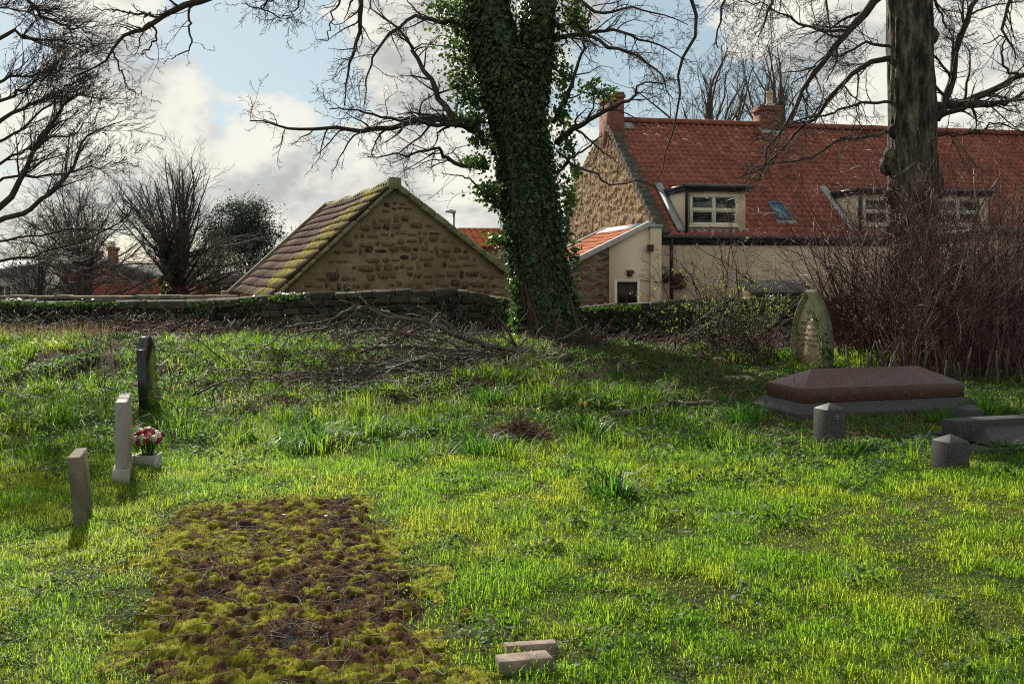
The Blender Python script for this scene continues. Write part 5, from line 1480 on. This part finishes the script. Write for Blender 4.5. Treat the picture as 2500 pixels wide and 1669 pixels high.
def arch(o_, nseg=12):
    Rr = gw + gc0 - o_; pts = [(gw - o_, 0)]
    a1 = math.acos(gc0 / Rr)
    for a in np.linspace(0, a1, nseg): pts.append((-gc0 + Rr * math.cos(a), ghs + Rr * math.sin(a)))
    return pts + [(-x, y) for x, y in pts[::-1][1:]]


def gpt(x, y, dep): return gc_ + gt * x + UP * y - gn * dep


mb = MB(); rings = [(0, .20), (0, .02), (.015, .0), (.04, .0), (.055, .025), (.08, .025), (.09, .05)]
V = []; 
for o_, dep in rings: V += [gpt(x, y, dep) for x, y in arch(o_)]
m_ = len(arch(0)); Q = []
for r in range(len(rings) - 1):
    for k in range(m_ - 1): Q.append([r * m_ + k, (r + 1) * m_ + k, (r + 1) * m_ + k + 1, r * m_ + k + 1])
mb.add(V, Q, [list(range(m_))]); mb.build('surround', M['mossstone'], gh)
mb = MB(); pan = [gpt(x, y, .049) for x, y in arch(.092)]; mb.prism(pan, gn * -.02); mb.build('panel', M['sandstone'], gh)
bpy.context.view_layer.update()
from mathutils import Matrix


def text_mesh(name, lines, parent, mat, org, xdir, ydir, size, rows):
    for (tx_, row, sz) in lines:
        cu = bpy.data.curves.new('txt', 'FONT'); cu.body = tx_; cu.size = sz; cu.align_x = 'CENTER'; cu.extrude = .0015
        to = bpy.data.objects.new('txt', cu); COL.objects.link(to)
        bpy.context.view_layer.update()
        me = bpy.data.meshes.new_from_object(to.evaluated_get(bpy.context.evaluated_depsgraph_get()))
        bpy.data.objects.remove(to); bpy.data.curves.remove(cu)
        zn = np.cross(xdir, ydir)
        co = np.zeros(len(me.vertices) * 3, np.float32); me.vertices.foreach_get('co', co); co = co.reshape(-1, 3)
        W = org + np.outer(co[:, 0], xdir) + np.outer(co[:, 1] + row, ydir) + np.outer(co[:, 2], zn) - np.array(parent.location)
        me.vertices.foreach_set('co', W.astype(np.float32).ravel()); me.update(); me.materials.clear(); me.materials.append(mat)
        o = bpy.data.objects.new(name, me); COL.objects.link(o); o.parent = parent


text_mesh('inscription', [('IN', .84, .07), ('MEMORY OF', .775, .075), ('ELIZABETH', .68, .08), ('WIFE OF WALTER HAWKINS', .60, .053), ('WHO DIED MAY 21 1891', .52, .053), ('AGED 57 YEARS', .44, .06)], gh, M['letter'], gpt(.0, 0, .046), gt, UP, .08, None)
mb = MB()
for (x0, y0, x1, y1, wd) in ((0, .95, .05, 1.19, .05), (0, .95, -.05, 1.16, .045), (0, .95, .07, 1.06, .05), (0, .95, -.08, 1.04, .04), (0, .92, 0, 1.02, .02)):
    a = np.array((x0, y0)); b = np.array((x1, y1)); nn_ = np.array((-(b - a)[1], (b - a)[0])); nn_ = nn_ / np.linalg.norm(nn_) * wd / 2; mdl = (a + b) / 2
    q4 = [a, mdl + nn_, b, mdl - nn_]
    V = [gpt(p[0], p[1], .048) for p in q4] + [gpt(mdl[0], mdl[1], .015)]
    mb.add(V, [[0, 1, 4], [1, 2, 4], [2, 3, 4], [3, 0, 4]])
mb.build('carved_leaves', M['sandstone'], gh)
mb = MB(); n = 420; yy = U(.15, 1.05, n); xx = gw - .02 - np.clip(yy - ghs, 0, 2) ** 2 * .85 + R.normal(0, .035, n)
p = np.array([gpt(a, b, U(-.06, .14)) for a, b in zip(xx, yy)]); leaves(mb, p, R.normal(0, .6, (n, 3)) + gn, U(.025, .05, n), .9)
io = mb.build('ivy', M['ivy'], gh)

# ---------------------------------------------------------------- tombs and posts
ux = unit((.959, .284, 0)); uy = unit((-.284, .959, 0))


def hip(mb, o_, L, W, h, ins, insw=None):
    insw = W / 2 if insw is None else insw
    V = [o_, o_ + ux * L, o_ + ux * L + uy * W, o_ + uy * W, o_ + ux * ins + uy * insw + UP * h, o_ + ux * (L - ins) + uy * insw + UP * h, o_ + ux * (L - ins) + uy * (W - insw) + UP * h, o_ + ux * ins + uy * (W - insw) + UP * h]
    if abs(W - 2 * insw) < 1e-6:
        V = V[:6]; mb.add(V, [[0, 1, 5, 4], [2, 3, 4, 5]], [[1, 2, 5], [3, 0, 4]], [[3, 2, 1, 0]])
    else:
        mb.add(V, [[0, 1, 5, 4], [1, 2, 6, 5], [2, 3, 7, 6], [3, 0, 4, 7], [4, 5, 6, 7], [3, 2, 1, 0]])


tb0 = P(1961, 950, 10.7); zt = tb0[2]; tz = hg(tb0[0] + .8, 11)
tm = thing('tomb', (tb0[0] + 1, 11.2, tz), 'low red granite coped tomb with a hipped top behind the square posts', 'tomb')
body = np.array((tb0[0], tb0[1], 0)); L, W = 2.09, .74; zb = zt - .15
mb = MB(); mb.box(body + UP * zb, ux * L, uy * W, UP * (zt - zb)); ho = MB(); hip(ho, body + UP * (zt + .001), L, W, .175, .34)
mb.build('body', M['red_granite'], tm, bevel=.006); ho.build('coped_top', M['red_granite'], tm, bevel=.004)
mb = MB(); m_ = .13; o2 = body - ux * m_ - uy * m_; z1 = zb - .10
hip_ = MB()
Lp, Wp = L + 2 * m_, W + 2 * m_
lowV = [o2 + UP * z1, o2 + ux * Lp + UP * z1, o2 + ux * Lp + uy * Wp + UP * z1, o2 + uy * Wp + UP * z1]
i_ = .10
topV = [o2 + ux * i_ + uy * i_ + UP * (zb - .002), o2 + ux * (Lp - i_) + uy * i_ + UP * (zb - .002), o2 + ux * (Lp - i_) + uy * (Wp - i_) + UP * (zb - .002), o2 + ux * i_ + uy * (Wp - i_) + UP * (zb - .002)]
mb.add(lowV + topV + [v - UP * (z1 - tz + .15) for v in lowV], [[0, 1, 5, 4], [1, 2, 6, 5], [2, 3, 7, 6], [3, 0, 4, 7], [4, 5, 6, 7], [8, 9, 1, 0], [9, 10, 2, 1], [10, 11, 3, 2], [11, 8, 0, 3]])
mb.build('plinth', M['grey_granite'], tm, bevel=.006)
# grey tomb on the right
sp = P(2334, 1028, 9.1); g0 = np.array((sp[0], sp[1], 0)); gzz = hg(4.6, 9.2)
gm = thing('tomb', (g0[0] + .9, 9.2, gzz), 'grey granite coped tomb with a raised spine, cut by the right edge', 'tomb')
ztop = sp[2]; L = 1.95
mb = MB(); mb.box(g0 + UP * (gzz + .02), ux * L, uy * .19, UP * (ztop - gzz - .02)); mb.build('spine', M['grey_granite'], gm, bevel=.006)
mb = MB(); o_ = g0 + ux * .14 - uy * .30 + UP * .12; hip(mb, o_ + UP * (gzz - .06), L - .28, .79, ztop - gzz - .115, .16, .29)
mb.build('coped_top', M['grey_granite'], gm, bevel=.005)
mb = MB(); mb.box(g0 - ux * .16 - uy * .38 + UP * (gzz - .1), ux * (L + .3), uy * .95, UP * .145); mb.build('slab', M['grey_granite'], gm, bevel=.008)
mb = MB(); mb.box(g0 - ux * .42 - uy * .46 + UP * (gzz - .1), ux * (L + .6), uy * 1.1, UP * .10); mb.build('plinth', M['grey_granite'], gm, bevel=.008)


def post(px, py, Y, w, top, label, hole=True, prevn=[]):
    c = P(px, py, Y); z = hg(c[0], Y); c = np.array((c[0], Y, 0)); ax = unit((.93, .36, 0)); ay = unit((-.36, .93, 0))
    t = thing('stone_post', c + ax * w / 2 + ay * w / 2 + UP * z, label, 'post', 'square granite kerb posts around the tombs')
    mb = MB(); tz_ = top; a0 = w * .04
    lo_ = [c - ax * a0 - ay * a0, c + ax * (w + a0) - ay * a0, c + ax * (w + a0) + ay * (w + a0), c - ax * a0 + ay * (w + a0)]
    hi_ = [c, c + ax * w, c + ax * w + ay * w, c + ay * w]
    V = [v + UP * (z - .1) for v in lo_] + [v + UP * tz_ for v in hi_] + [c + (ax + ay) * w / 2 + UP * (tz_ + w * .27)]
    mb.add(V, [[0, 1, 5, 4], [1, 2, 6, 5], [2, 3, 7, 6], [3, 0, 4, 7]], [[4, 5, 8], [5, 6, 8], [6, 7, 8], [7, 4, 8]]); mb.build('shaft', M['grey_granite'], t, bevel=.006)
    if hole:
        T = Tubes(); hc = c + ax * w * .5 + UP * (tz_ - .07); T.add([tuple(hc - ay * .004 + ax * .016 * math.cos(q) + UP * .016 * math.sin(q)) for q in np.linspace(0, 2 * PI, 13)], [.004] * 13, 5); T.build('ring_socket', M['steel'], t)


post(2021, 1001, 9.2, .205, P(2021, 1001, 9.2)[2], 'square grey granite post with a ring socket, standing before the red tomb')
post(2320, 1081, 8.05, .20, P(2320, 1081, 8.05)[2], 'square grey granite post nearest the camera, before the grey tomb', False)
post(2368, 1001, 9.95, .18, P(2368, 1001, 9.95)[2], 'square grey granite post between the red tomb and the grey tomb', False)

# ---------------------------------------------------------------- two kerb stones in the turf


def kerb(pts, Yc, label, drop):
    V = [P(*q) for q in pts]; c = sum(V) / 4
    t = thing('kerb_stone', c - UP * .05, label, 'stone'); mb = MB(); low = [v + (drop if k in (1, 2) else 0) * np.array((.03, 0, 0)) - UP * .16 for k, v in enumerate(V)]
    cen = V + [a for a in low]
    mb.add(cen, [[0, 1, 2, 3]], [[0, 4, 5, 1], [1, 5, 6, 2], [2, 6, 7, 3], [3, 7, 4, 0]]); mb.build('stone', M['kerbstone'], t, bevel=.006)


kerb([(1237, 1576, 4.13), (1359, 1568, 4.16), (1354, 1558, 4.23), (1228, 1566, 4.20)], 4, 'half buried red brown kerb stone, the farther of two lying in the turf', 1)
kerb([(1219, 1615, 3.96), (1352, 1604, 4.0), (1332, 1584, 4.10), (1208, 1596, 4.05)], 4, 'half buried red brown kerb stone, the nearer of two lying in the turf', 2)

# ---------------------------------------------------------------- fallen branch


def px_ground(pts, Y, lift=.05):
    out = []
    for a in pts:
        p = P(a[0], a[1], Y + (a[2] if len(a) > 2 else 0))
        if p[2] < hg(p[0], p[1]) + lift:
            g = G(a[0], a[1]); p = P(a[0], a[1], g[1] * .992 - .1); p[2] = max(p[2], hg(p[0], p[1]) + lift)
        out.append(p)
    return out


fc = G(1300, 905); FY = 14.4
fb = thing('fallen_branch', (P(1150, 860, FY)[0], FY, hg(P(1150, 860, FY)[0], FY)), 'large fallen branch lying across the rough grass before the wall', 'branch')
T = Tubes(); QF = dict(wig=.20, up=-.02, n=[9, 4, 2], ang=.6, lr=.34, rmin=.004, rr=.55)
for pts, r0, r1, q in [
    ([(1393, 868), (1375, 876), (1347, 883), (1315, 872), (1296, 860), (1262, 857), (1219, 870), (1164, 860), (1104, 855), (1032, 849), (947, 845), (909, 851, .2), (870, 864, .2), (841, 883, .2), (798, 909, .2), (760, 935, .2)], .068, .012, dict(QF, n=[14, 5, 2], lr=.4, up=.0, side_up=.5)),
    ([(1245, 864), (1190, 845, -.1), (1151, 832, -.1), (1096, 811, -.2), (1066, 796, -.2), (1024, 783, -.2), (964, 777, -.2), (926, 766, -.2), (900, 755, -.2), (862, 751, -.2), (815, 780, -.2), (780, 810, -.3)], .056, .010, dict(QF, n=[14, 5, 2], lr=.4, up=-.03, side_up=.2)),
    ([(862, 752, -.2), (825, 770, -.3), (790, 785, -.3), (740, 792, -.4), (700, 800, -.4), (670, 830, -.4), (640, 858, -.4), (625, 890, -.4)], .018, .005, QF),
    ([(880, 753, -.2), (850, 775, -.3), (800, 800, -.3), (740, 812, -.4), (700, 828, -.4), (680, 860, -.5), (655, 900, -.5)], .015, .005, QF),
    ([(1060, 838, -.2), (1000, 818, -.3), (960, 806, -.3), (900, 806, -.3), (855, 818, -.3), (838, 840, -.4), (800, 885, -.5), (745, 925, -.6)], .024, .007, QF),
    ([(1130, 850, .1), (1080, 830, .2), (1040, 822, .3), (990, 822, .3), (960, 835, .3), (920, 860, .3), (870, 893, .2), (800, 925, .1)], .022, .007, QF),
    ([(1296, 860), (1250, 873, .1), (1300, 895, -.4), (1350, 905, -.6), (1380, 925, -.8)], .03, .008, dict(QF, n=[3, 2, 1])),
    ([(1245, 862), (1262, 848, .2), (1290, 820, .3)], .022, .012, None),
    ([(1230, 858), (1195, 870, -.3), (1130, 875, -.4), (1080, 890, -.5), (1000, 905, -.7), (930, 922, -.9), (850, 942, -1.0), (790, 962, -1.1), (760, 983, -1.2)], .020, .006, dict(QF, n=[6, 3, 1])),
    ([(1165, 866), (1140, 885, -.2), (1110, 898, -.3), (1105, 915, -.5), (1075, 935, -.6)], .018, .007, dict(QF, n=[4, 2, 1])),
    ([(1090, 806, -.2), (1070, 812, 0), (1020, 800, .2), (980, 790, .3)], .02, .006, dict(QF, n=[5, 3, 1])),
    ([(1005, 812, -.3), (960, 830, .1), (900, 838, .2), (850, 832, .2), (790, 806, .1)], .016, .006, QF),
]:
    limb(T, px_ground(pts, FY), r0, r1, dict(q, L=1.5) if q else None, n=22, k=10, jit=.008)
for k in range(52):
    a0 = U(540, 1300); x = (a0 - CX) / F * 13.4; y = R.normal(13.5, .8); sg = -1 if R.random() < .8 else 1
    grow(T, (x, y, hg(x, y) + U(0, .15)), nrm((sg * U(.5, 1.2), R.normal(0, .3), U(.25, .95))), U(.7, 1.7), U(.006, .013), 0, dict(QF, n=[5, 3], up=-.10, wig=.12))
T.build('limbs', M['drybranch'], fb)
# smaller fallen branch at left
sb = G(470, 990); SY = sb[1]
f2b = thing('fallen_branch', sb, 'thin fallen branch lying on the grass right of the black headstone', 'branch'); T = Tubes()
limb(T, px_ground([(425, 1005), (440, 985), (470, 965), (510, 945), (550, 930), (590, 925), (620, 932)], SY), .016, .007, dict(QF, n=[6, 3], L=.7), n=14, jit=.006)
limb(T, px_ground([(540, 932), (520, 960), (525, 985)], SY - .1), .01, .006, None, n=6, jit=.004)
T.build('limbs', M['drybranch'], f2b)
f3b = thing('fallen_branch', G(1600, 1000), 'dark rotten log lying in the grass left of the tombs', 'branch'); T = Tubes(); sy = G(1640, 1000)[1]
limb(T, px_ground([(1495, 1012), (1560, 1000), (1630, 992), (1700, 985), (1745, 978)], sy), .035, .02, dict(QF, n=[4, 2], L=.6), n=12, jit=.012); T.build('limbs', M['drybranch'], f3b)
# brush pile beneath the big branch
bp = G(1040, 935)
bpt = thing('brush_pile', bp, 'heap of tangled dead twigs under the big fallen branch', 'brush pile'); T = Tubes()
for k in range(800):
    a = U(0, 2 * PI); px_ = R.normal(1010, 150); x = (px_ - CX) / F * 13.7; y = R.normal(13.3, .75); z = hg(x, y) + .02 + abs(R.normal(0, .11)); L = U(.25, .8)
    dv = nrm((math.cos(a) * 1.5, math.sin(a) * .8, R.normal(.05, .3)))
    grow(T, (x, y, z), dv, L, U(.003, .009), 9, dict(wig=.16, up=-.04, n=[], ang=1, lr=.3, rmin=.002))
T.build('twigs', M['bramble'], bpt)

# ---------------------------------------------------------------- shrubs
sx0 = (2270 - CX) / F * 16.2
rs = thing('red_stemmed_shrub', (sx0, 16.2, hg(sx0, 16.2)), 'huge dense thicket of upright reddish bare stems behind the tombs', 'shrub')
T = Tubes(); QS = dict(wig=.15, up=.03, n=[5, 2], ang=.75, lr=.30, rmin=.0026, rr=.5)
random.seed(9)
for k in range(780):
    px_ = R.choice([R.normal(2330, 110), R.uniform(2060, 2560), R.normal(2120, 40)], p=[.4, .5, .1])
    y = U(13.9, 18.2) if px_ > 2130 else U(14.9, 18.0)
    x = (px_ - CX) / F * y; z = hg(x, y) - .05
    topy = R.normal(590, 70) if R.random() < .62 else R.normal(460, 60)
    Lh = max(.8, EYE + (HZ - topy) / F * y - z) * U(.75, 1.1)
    lean = (px_ - 2290) / 260
    if y < 16.2 and px_ < 2200: px_ = U(2150, 2500); x = (px_ - CX) / F * y; z = hg(x, y) - .05; lean = max(-.15, (px_ - 2290) / 260)
    dv = nrm((lean * .22 + R.normal(0, .13), R.normal(0, .16), 1))
    grow(T, (x, y, z), dv, Lh, U(.005, .012) if R.random() < .9 else U(.016, .026), 0, QS)
for k in range(120):   # long arching canes fanning out to the left and up
    y = U(14.9, 17.2); px_ = U(2060, 2480) if y > 16.1 else U(2260, 2500); x = (px_ - CX) / F * y
    dv = nrm((R.normal(-.2, .35), R.normal(0, .2), 1)); grow(T, (x, y, hg(x, y) + .2), dv, U(2.2, 3.9), U(.007, .012), 0, dict(QS, up=-.035, wig=.08, n=[6, 3]))
T.build('stems', M['twig_red'], rs)
T = Tubes()
for k in range(34):    # sawn-off stubs
    y = U(13.4, 15.4); px_ = U(2060, 2500); x = (px_ - CX) / F * y; z = hg(x, y); h = U(.15, .6); a, b = R.normal(0, .22, 2)
    T = Tubes(); T.add([(x, y, z - .05), (x + a * h * .5, y + b * h * .5, z + h * .5), (x + a * h, y + b * h, z + h)], [.017, .015, .014], 7)
    T.build('stub', M['drybranch'], rs)

bs_x = (1790 - CX) / F * 17.4
bs = thing('budding_shrub', (bs_x, 17.4, hg(bs_x, 17.4)), 'open shrub with yellow green spring buds before the wall, left of the pointed headstone', 'shrub')
T = Tubes(); BUD = []
QB = dict(wig=.15, up=-.015, n=[7, 4, 2], ang=.8, lr=.34, rmin=.0028, rr=.55)
for k in range(46):
    px_ = R.normal(1790, 55); y = R.normal(17.2, .5); x = (px_ - CX) / F * y
    dv = nrm((R.normal(-.1, .55), R.normal(0, .3), 1)); grow(T, (x, y, hg(x, y)), dv, U(.9, 2.2), U(.006, .014), 0, QB)
for (a, b, c2) in (((1775, 880), (1770, 700), (1752, 560)), ((1785, 880), (1800, 700), (1775, 520)), ((1760, 880), (1700, 700), (1640, 620)), ((1800, 880), (1860, 720), (1700, 600)), ((1770, 900), (1772, 720), (1790, 500))):
    limb(T, px_limb([a, b, c2], 17.0), .014, .005, dict(QB, L=1.3), n=12, t0=.2)
for L_ in T.d.values():
    for pts, rd in L_:
        if rd[0] < .009:
            for q in pts[1:]:
                if R.random() < .07: BUD.append(q)
T.build('stems', M['bramble'], bs)
BUD = np.array(BUD); w_ = np.exp(-((BUD[:, 2] - 1.0) / .75) ** 2); BUD = BUD[R.random(len(BUD)) < w_]
BUD = np.repeat(BUD, 3, axis=0) + R.normal(0, .02, (len(BUD) * 3, 3))
mb = MB(); leaves(mb, BUD, R.normal(0, 1, BUD.shape) + (0, 0, .5), U(.022, .05, len(BUD)), .6, twist=1); mb.build('leaves', M['bud'], bs)
# low bare shrub spreading left of the pointed stone
ls = thing('bare_shrub', G(1860, 905), 'low sprawling bare shrub at the foot of the pointed headstone', 'shrub'); T = Tubes()
for k in range(120):
    px_ = R.normal(1850, 40); y = R.normal(15.9, .4); x = (px_ - CX) / F * y
    dv = nrm((R.normal(-.6, .6), R.normal(0, .3), U(.2, 1.1))); grow(T, (x, y, hg(x, y)), dv, U(.5, 1.3), U(.004, .012), 0, dict(QB, n=[4, 2], up=-.05))
T.build('stems', M['bramble'], ls)
# rubble stones left of it
for k, (px_, py_, w, h, lab) in enumerate([(1790, 872, .34, .17, 'lumpy reddish rubble stone beneath the low bare shrub'), (1755, 884, .2, .12, 'small buff rubble stone left of the low bare shrub'), (1805, 922, .42, .07, 'flat mossy stone slab in the grass left of the red tomb'), (88, 1110, .18, .03, 'pale flat stone in the grass left of the marble headstone')]):
    c = G(px_, py_ + 8); t = thing('stone', c, lab, 'stone'); k1, k2 = 14, 7
    th, ph = np.meshgrid(np.arange(k1) * 2 * PI / k1, np.linspace(.05, PI - .05, k2)); sq = lambda v: np.sign(v) * np.abs(v) ** .55
    rad = .8 + .45 * fbm(np.cos(th) * 2 + k * 9, ph * 2 + np.sin(th), 14 + k)
    V = c + np.stack([w / 2 * rad * sq(np.sin(ph)) * sq(np.cos(th)), w / 3 * rad * sq(np.sin(ph)) * sq(np.sin(th)), h * rad * sq(np.cos(ph)) * .8 + h * .25], -1)
    i = np.arange(k2 - 1)[:, None] * k1; j = np.arange(k1)[None]; j2 = (j + 1) % k1
    mb = MB(); mb.add(V.reshape(-1, 3), np.stack([i + j, i + k1 + j, i + k1 + j2, i + j2], -1).reshape(-1, 4), [list(range(k1))]); mb.build('rock', M[('kerbstone', 'coping', 'mossstone', 'concrete')[k]], t, smooth=False)

# ---------------------------------------------------------------- daffodil clumps


def daffodil(px_, py_, r, h, n, label, buds=0):
    c = G(px_, py_); t = thing('daffodil_clump', c, label, 'plant', 'leafy daffodil clumps in the grass')
    a = U(0, 2 * PI, n); q = np.sqrt(R.random(n)) * r * .55; x = c[0] + q * np.cos(a); y = c[1] + q * np.sin(a)
    mb = MB(); az = a + R.normal(0, .4, n)
    blades(mb, np.stack([x, y, hgt(x, y) - .02], 1), az, .08 + .7 * (q / (r * .55)) * R.uniform(.2, 1.3, n), U(.5, 1.2, n) * h * 1.25, U(.010, .018, n), 1.15)
    mb.build('leaves', M['daff'], t)
    for k in range(buds):
        T = Tubes(); a_ = U(0, 2 * PI); b = c + np.array((math.cos(a_) * r * .4, math.sin(a_) * r * .4, 0)); hh = h * U(.95, 1.15); tp_ = b + np.array((R.normal(0, .02), R.normal(0, .02), hh))
        T.add([tuple(b), tuple((b + tp_) / 2), tuple(tp_)], [.004, .004, .0035], 5); T.build('stalk', M['daff'], t)
        T = Tubes(); T.add([tuple(tp_), tuple(tp_ + UP * .015), tuple(tp_ + UP * .045), tuple(tp_ + UP * .06)], [.004, .012, .010, .002], 7); T.build('bud', M['petal_yellow'], t)


for args in [(1170, 1115, .26, .30, 190, 'spiky daffodil clump left of the dead leaf mound', 0), (1440, 1065, .20, .30, 120, 'daffodil clump with yellow buds right of the dead leaf mound', 7), (1490, 1215, .24, .25, 200, 'daffodil clump standing alone in the open lawn, nearest the camera', 0), (760, 1095, .34, .30, 210, 'wide daffodil clump above the moss patch', 0), (1815, 1030, .30, .27, 200, 'daffodil clump beside the left end of the red tomb', 0), (2300, 1030, .26, .22, 150, 'daffodil clump between the red tomb and the far post', 0), (2415, 1010, .30, .26, 170, 'daffodil clump right of the far post', 0), (1520, 945, .30, .32, 160, 'bright leafy daffodil clump behind the mound, right of the big fallen branch', 0), (1190, 985, .34, .26, 200, 'dark daffodil clump just below the big fallen branch', 0), (400, 1060, .26, .22, 120, 'daffodil clump behind the bouquet', 0)]:
    daffodil(*args)
# docks: broad bright leaves
mb = MB(); CC = []; NN = []
dk = thing('dock_plant', G(1330, 950), 'broad leaved yellow green dock plant near the fallen branch tip', 'plant')
c = G(1325, 965); 
for k in range(26): CC.append(c + (R.normal(0, .12), R.normal(0, .1), U(.05, .3))); NN.append((R.normal(0, .7), -.7, .5))
leaves(mb, CC, NN, .13, .4, (0, .1, -1), .5); mb.build('leaves', M['bud'], dk)
# mound of dead leaves and twigs
c = G(1270, 1088); lm = thing('leaf_mound', c, 'low brown mound of dead leaves and twigs between two daffodil clumps', 'mound')
th, q = np.meshgrid(np.arange(40) * 2 * PI / 40, np.linspace(0, 1, 12)); rx_, ry_ = .42, .26
X_ = c[0] + .0 + q * rx_ * np.cos(th) * (1 + .2 * fbm(np.cos(th) + 3, np.sin(th), 2)); Y_ = c[1] + .2 + q * ry_ * np.sin(th)
Z_ = hgt(X_, Y_) - .02 + .17 * (1 - q ** 1.6) * (.6 + .8 * fbm(X_ * 7, Y_ * 7, 6)) * 1.0
V = np.stack([X_, Y_, Z_], -1).reshape(-1, 3); i = np.arange(11)[:, None] * 40; j = np.arange(40)[None]; j2 = (j + 1) % 40
mb = MB(); mb.add(V, np.stack([i + j, i + 40 + j, i + 40 + j2, i + j2], -1).reshape(-1, 4)); mb.build('earth', M['soil'], lm, smooth=True)
k = R.integers(0, len(V), 900); p = V[k] + R.normal(0, .025, (900, 3)); p[:, 2] = np.maximum(p[:, 2], V[k][:, 2] + .005)
mb = MB(); leaves(mb, p, R.normal(0, .7, p.shape) + (0, 0, .6), U(.015, .04, 900), .6, twist=1, fold=.3); mb.build('dead_leaves', M['dryleaf'], lm)
T = Tubes()
for k in R.integers(0, len(V), 260): grow(T, tuple(V[k] + UP * .01), nrm((R.normal(0, 1), R.normal(0, 1), R.normal(.3, .3))), U(.08, .26), .003, 9, dict(wig=.2, up=-.03, n=[], ang=1, lr=.3, rmin=.0016))
T.build('twigs', M['bramble'], lm)
for k in range(5):
    T = Tubes(); x = c[0] + R.normal(-.1, .15); y = c[1] + .1; grow(T, (x, y, hg(x, y)), nrm((R.normal(0, .12), 0, 1)), U(.5, .95), .004, 9, dict(wig=.04, up=0, n=[], ang=1, lr=.3, rmin=.0016))
    T.build('dead_stem', M['bramble'], lm)

# ---------------------------------------------------------------- light, sky, camera
AZ, EL = math.radians(24), math.radians(33)
sv = Vector((-math.sin(AZ) * math.cos(EL), math.cos(AZ) * math.cos(EL), math.sin(EL)))
sl_ = bpy.data.lights.new('sun', 'SUN'); sl_.energy = 5.0; sl_.angle = math.radians(.6); sl_.color = (1, .93, .80)
so = bpy.data.objects.new('sun', sl_); COL.objects.link(so); so.rotation_euler = sv.to_track_quat('Z', 'Y').to_euler(); so.location = (-10, 20, 30)
w = bpy.data.worlds.new('World'); sc.world = w; w.use_nodes = True
wm = Mat.__new__(Mat); wm.t = w.node_tree; wm.t.nodes.clear()
wo = wm.t.nodes.new('ShaderNodeOutputWorld'); bg = wm.t.nodes.new('ShaderNodeBackground'); bg.inputs[1].default_value = .1
sky = wm.n('TexSky', None, sky_type='NISHITA', sun_disc=False, sun_elevation=EL, sun_rotation=-AZ, air_density=1.0, dust_density=.6, ozone_density=1.5)
gen = wm.n('TexCoord').outputs['Generated']
v = wm.n('Mapping', {'Vector': gen, 'Scale': (1, 1, 1.9), 'Location': (.35, .2, .15)}).outputs[0]
n1 = wm.noise(v, 3.6, 10, .58, .25)
n2 = wm.noise(v, 11, 9, .62, .3)
dens = wm.math('ADD', n1, wm.math('MULTIPLY', wm.math('SUBTRACT', n2, .5), .32))


def dirv(px_, py_):
    a = P(px_, py_, 1.0) - np.array((0, 0, EYE)); return tuple(unit(a))


def lobe(px_, py_, rad_px, amt):
    dp = wm.n('VectorMath', {0: gen, 1: dirv(px_, py_)}, operation='DOT_PRODUCT').outputs['Value']
    lo_ = math.cos(rad_px / F)
    return wm.n('MapRange', {0: dp, 1: lo_, 2: 1.0, 3: 0.0, 4: amt}, interpolation_type='SMOOTHSTEP').outputs[0]


for a in [(660, 190, 380, -.26), (1620, 210, 260, -.10), (560, 330, 300, .16), (250, 250, 300, .14), (900, 420, 360, .12), (2300, 100, 420, .10), (1000, 40, 260, .10), (150, 60, 240, -.06)]:
    dens = wm.math('ADD', dens, lobe(*a))
cov = wm.ramp(dens, [(.475, (0, 0, 0)), (.52, (.8, .8, .8)), (.58, (1, 1, 1))])
vo = wm.n('VectorMath', {0: v, 1: (-.030, .0, .055)}, operation='ADD').outputs[0]
d_up = wm.math('ADD', wm.noise(vo, 3.6, 10, .58, .25), wm.math('MULTIPLY', wm.math('SUBTRACT', wm.noise(vo, 11, 9, .62, .3), .5), .32))
d_here = wm.math('ADD', n1, wm.math('MULTIPLY', wm.math('SUBTRACT', n2, .5), .32))
shade = wm.math('ADD', wm.math('MULTIPLY', wm.math('SUBTRACT', d_up, d_here), 3.0), wm.math('ADD', .38, wm.math('MULTIPLY', dens, .42)))
ccol = wm.ramp(shade, [(.46, (6.1, 5.9, 5.25)), (.60, (5.6, 5.45, 4.9)), (.74, (4.5, 4.45, 4.15)), (.9, (3.4, 3.45, 3.3))])
skyc = wm.mix(.75, sky.outputs[0], (2.45, 3.1, 3.2))
col = wm.mix(cov, skyc, ccol)
wm.t.links.new(col, bg.inputs[0]); wm.t.links.new(bg.outputs[0], wo.inputs[0])

cam = bpy.data.cameras.new('camera'); co = bpy.data.objects.new('camera', cam); COL.objects.link(co)
co.location = (0, 0, EYE); co.rotation_euler = (PI / 2, 0, 0)
cam.sensor_width = 36; cam.lens = 36 * F / 2500; cam.shift_y = -(834.5 - HZ) / 2500; cam.clip_end = 2000; cam.clip_start = .05
sc.camera = co
vs_ = sc.view_settings; vs_.view_transform = 'Standard'; vs_.look = 'None'; vs_.gamma = 1; vs_.exposure = .66

sc.cycles.use_denoising = False
sc.cycles.filter_width = 1.1
sc.cycles.max_bounces = 8
sc.cycles.sample_clamp_indirect = 4
